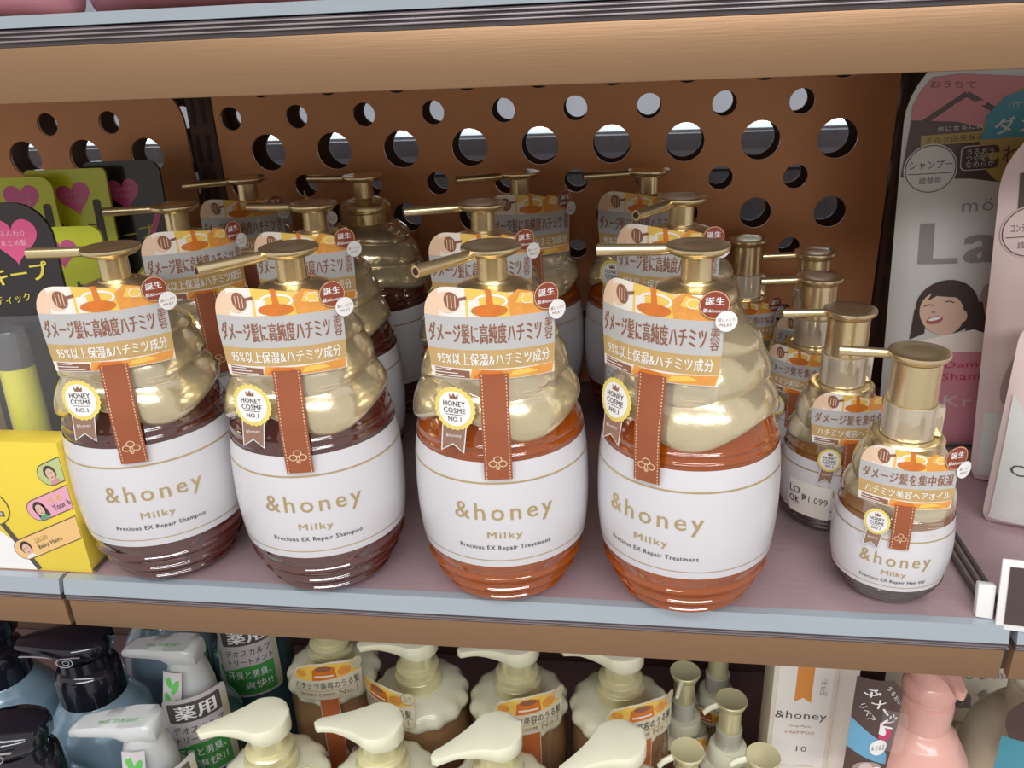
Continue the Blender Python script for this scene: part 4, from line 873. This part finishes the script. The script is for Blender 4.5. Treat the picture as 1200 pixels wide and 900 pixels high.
# green carded white pump bottles
WP = mat('frosted_white_pump', (0.84, 0.86, 0.85), 0.28, trans=0.25, coat=0.5); TEB = mat('dark_teal_bottle', (0.05, 0.12, 0.13), 0.12, trans=0.25, coat=0.8)
GR = mat('card_green', (0.07, 0.36, 0.08), 0.35, coat=0.3); LEAF = mat('leaf_green', (0.13, 0.50, 0.10), 0.35); GCARD = mat('card_warm_grey', (0.60, 0.56, 0.56), 0.35, coat=0.3); KHA = mat('card_khaki', (0.55, 0.52, 0.36), 0.35)
def white_pump():
    t = empty('carded_pump_bottle', (0, 0, 0))
    prof = smooth_tab([(0.0, 0.030), (0.004, 0.0325), (0.05, 0.0335), (0.105, 0.0335), (0.125, 0.030), (0.136, 0.020), (0.139, 0.016)])
    k = MB(); k.lathe([(0.0005, 0.001)] + [(r, z) for z, r in prof], TEB, 48); k.build('body', t, 70)
    k = MB(); k.lathe([(0.017, 0.136), (0.0178, 0.138), (0.0172, 0.152), (0.0150, 0.164), (0.0128, 0.172), (0.0115, 0.178)], WP, 44); k.build('collar', t)
    k = MB(); rings = []
    for i in range(17):
        s = i / 16; x = 0.0125 - 0.0585 * s
        wv = interp([(0, 0.0085), (0.06, 0.0112), (0.3, 0.0120), (0.6, 0.0092), (0.93, 0.0066), (1, 0.0050)], s)
        zt_ = 0.190 - 0.0008 * s - 0.006 * s * s - (0.002 if s in (0, 1) else 0); th = interp([(0, 0.012), (0.3, 0.013), (0.45, 0.0085), (0.9, 0.0070), (1, 0.005)], s)
        rings.append([(x, wv * c, zt_ + d * th) for c, d in ((-0.9, -1), (0.9, -1), (1, -0.7), (1, -0.25), (0.85, -0.02), (0.0, 0.02), (-0.85, -0.02), (-1, -0.25), (-1, -0.7))])
    k.loft(rings, WP); hd = k.build('pump_head', t, 50)
    a = Art(); a.text('MAKE YOUR DAY!', -0.012, 0, 0.026, LEAF, 1, h=0.0032); a.build('head_print', hd, lambda u, v, hh: (u, v - 0.004, 0.1902 - 0.006 * ((0.0125 - u) / 0.0585) ** 2 + hh), None)
    fn = sheet_map([(0, -0.0348), (0.3, -0.0348)], 0.034)
    a = Art(); a.rect(-0.020, 0.026, 0.086, 0.158, GCARD, 0, r=0.004); a.rect(0.0205, 0.026, 0.088, 0.150, KHA, 0.6, r=0.002)
    a.rect(-0.017, 0.0205, 0.1375, 0.1545, INK, 1, r=0.0015); a.text('薬用', 0.002, 0.146, 0.028, WHT, 2, h=0.0125, bold=0.03)
    a.text('デオスカルプ', 0.002, 0.1305, 0.036, INK, 2, h=0.0066, bold=0.006); a.text('トリートメント', 0.003, 0.1215, 0.036, INK, 2, h=0.0058, bold=0.006)
    a.poly([(-0.020, 0.088), (0.0205, 0.088), (0.0205, 0.1165), (-0.005, 0.1165), (-0.020, 0.112)], GR, 1.4); a.text('汗臭と男臭、', 0.000, 0.1085, 0.034, WHT, 2.2, h=0.0078, bold=0.012); a.text('爽快!!', 0.006, 0.0975, 0.022, WHT, 2.2, h=0.0078, bold=0.012)
    h = a.build('hang_tag', t, lambda u, v, hh: fn(u, v + 0.009, hh), 0.004, vstep=0.01)
    a = Art(); a.rect(-0.0075, 0.0075, 0.098, 0.176, GCARD, 0)
    for q in range(5):
        a.ell(-0.0026, 0.170 - 0.0125 * q, 0.0023, 0.0052, LEAF, 1, rot=24); a.ell(0.0028, 0.166 - 0.0125 * q, 0.0023, 0.0052, LEAF, 1, rot=-24)
    s = a.build('leaf_strip', t, sheet_map([(0.09, -0.0352), (0.14, -0.0305), (0.160, -0.0230), (0.175, -0.0172)], 0.024), 0.004, vstep=0.008); s.rotation_euler = (0, 0, math.radians(-34))
    a = Art(); a.poly([(-0.014, 0.086), (0.012, 0.086), (0.010, 0.112), (-0.014, 0.130)], GR, 0); a.text('15', -0.002, 0.100, 0.010, WHT, 1, h=0.006)
    s = a.build('side_flap', t, fn, 0.004, vstep=0.01); s.rotation_euler = (0, 0, math.radians(-72))
    return t
WB = white_pump()
for i, (x, y, yaw, sp, lab) in enumerate([(-0.2495, 0.0120, 42, 186, 'front white pump bottle with a black and white medicated card, at the bottom edge'), (-0.2570, 0.0820, 30, 180, 'second white pump bottle with a black and white medicated card and leaf strip'), (-0.2510, 0.1620, 22, 190, 'rear carded bottle whose green card shows under the shelf front')]):
    o = WB if i == 0 else dup(WB)
    o.location = (x, y, LZ + 0.0002); o.rotation_euler = (0, 0, math.radians(yaw)); child(o, 'pump_head').rotation_euler = (0, 0, math.radians(sp - 180 - yaw)); tag(o, lab, 'bottle', 'carded white pump bottles on the lowest shelf')

# black capped blue bottles
BLUB = mat('powder_blue_bottle', (0.33, 0.47, 0.58), 0.24, 0.2, coat=0.5, noise=0.05, nscale=15); BC = mat('gloss_black_pump', (0.012, 0.011, 0.018), 0.10, coat=0.8, noise=0.1); CHR = mat('chrome_trim', (0.75, 0.76, 0.80), 0.15, 1.0)
def blue_bottle():
    t = empty('black_pump_bottle', (0, 0, 0))
    prof = smooth_tab([(0.0, 0.036), (0.004, 0.039), (0.05, 0.041), (0.095, 0.040), (0.118, 0.036), (0.132, 0.028), (0.140, 0.0235), (0.142, 0.022)])
    k = MB(); k.lathe([(0.0005, 0.001)] + [(r, z) for z, r in prof], BLUB, 48); k.build('body', t, 70)
    k = MB(); k.lathe([(0.0225, 0.139), (0.0238, 0.1405), (0.0236, 0.150), (0.0228, 0.1615), (0.0205, 0.1660), (0.0175, 0.1680), (0.0165, 0.1760)], BC, 44); k.build('collar', t)
    hd = empty('pump_head', (0, 0, 0)); hd.parent = t
    k = MB(); rings = []
    for i in range(17):
        s = i / 16; x = 0.0205 - 0.066 * s; wv = interp([(0, 0.010), (0.08, 0.0165), (0.3, 0.0200), (0.5, 0.0170), (0.9, 0.0085), (1, 0.006)], s)
        zt_ = 0.1955 - 0.0060 * s * s - 0.003 * (1 - s) ** 6; th = interp([(0, 0.014), (0.3, 0.019), (0.55, 0.012), (1, 0.006)], s)
        rings.append([(x, wv * c, zt_ + d * th) for c, d in ((-0.8, -1), (0.8, -1), (0.97, -0.7), (1, -0.4), (0.85, -0.1), (0.4, 0.02), (-0.4, 0.02), (-0.85, -0.1), (-1, -0.4), (-0.97, -0.7))])
    k.loft(rings, BC); k.build('head_shell', hd, 60)
    k = MB(); k.tube([(0.010 - 0.052 * q, -interp([(0, 0.0204), (0.3, 0.0206), (0.6, 0.0150), (1, 0.0085)], q), 0.188 - 0.007 * q * q) for q in [i / 10 for i in range(11)]], 0.0007, CHR, 8); k.build('trim_line', hd)
    a = Art(); a.ring(0, 0, 0.0062, 0.0042, 0.0008, CHR, 1); a.ring(0.001, 0, 0.0026, 0.0022, 0.0006, CHR, 1); a.build('emblem', hd, lambda u, v, hh: (u - 0.002, -0.0206 - hh * 2, v + 0.184), None)
    return t
BB = blue_bottle()
for i, (x, y, yaw, sp, lab) in enumerate([(-0.3270, -0.0050, 20, 190, 'front powder blue bottle with black pump and oval emblem, lower left corner'), (-0.3360, 0.0800, 25, 188, 'powder blue bottle with black pump second in its file'), (-0.3300, 0.1720, 25, 188, 'powder blue bottle with black pump last in its file, under the shelf joint'), (-0.4230, 0.0900, 25, 188, 'black pump bottle at the left edge under the shelf front'), (-0.4160, 0.0000, 25, 188, 'black pump bottle cut by the left edge')]):
    o = BB if i == 0 else dup(BB)
    o.location = (x, y, LZ + 0.0002); o.rotation_euler = (0, 0, math.radians(yaw)); child(o, 'pump_head').rotation_euler = (0, 0, math.radians(sp - 180 - yaw)); tag(o, lab, 'bottle', 'black pump bottles on the lowest shelf')
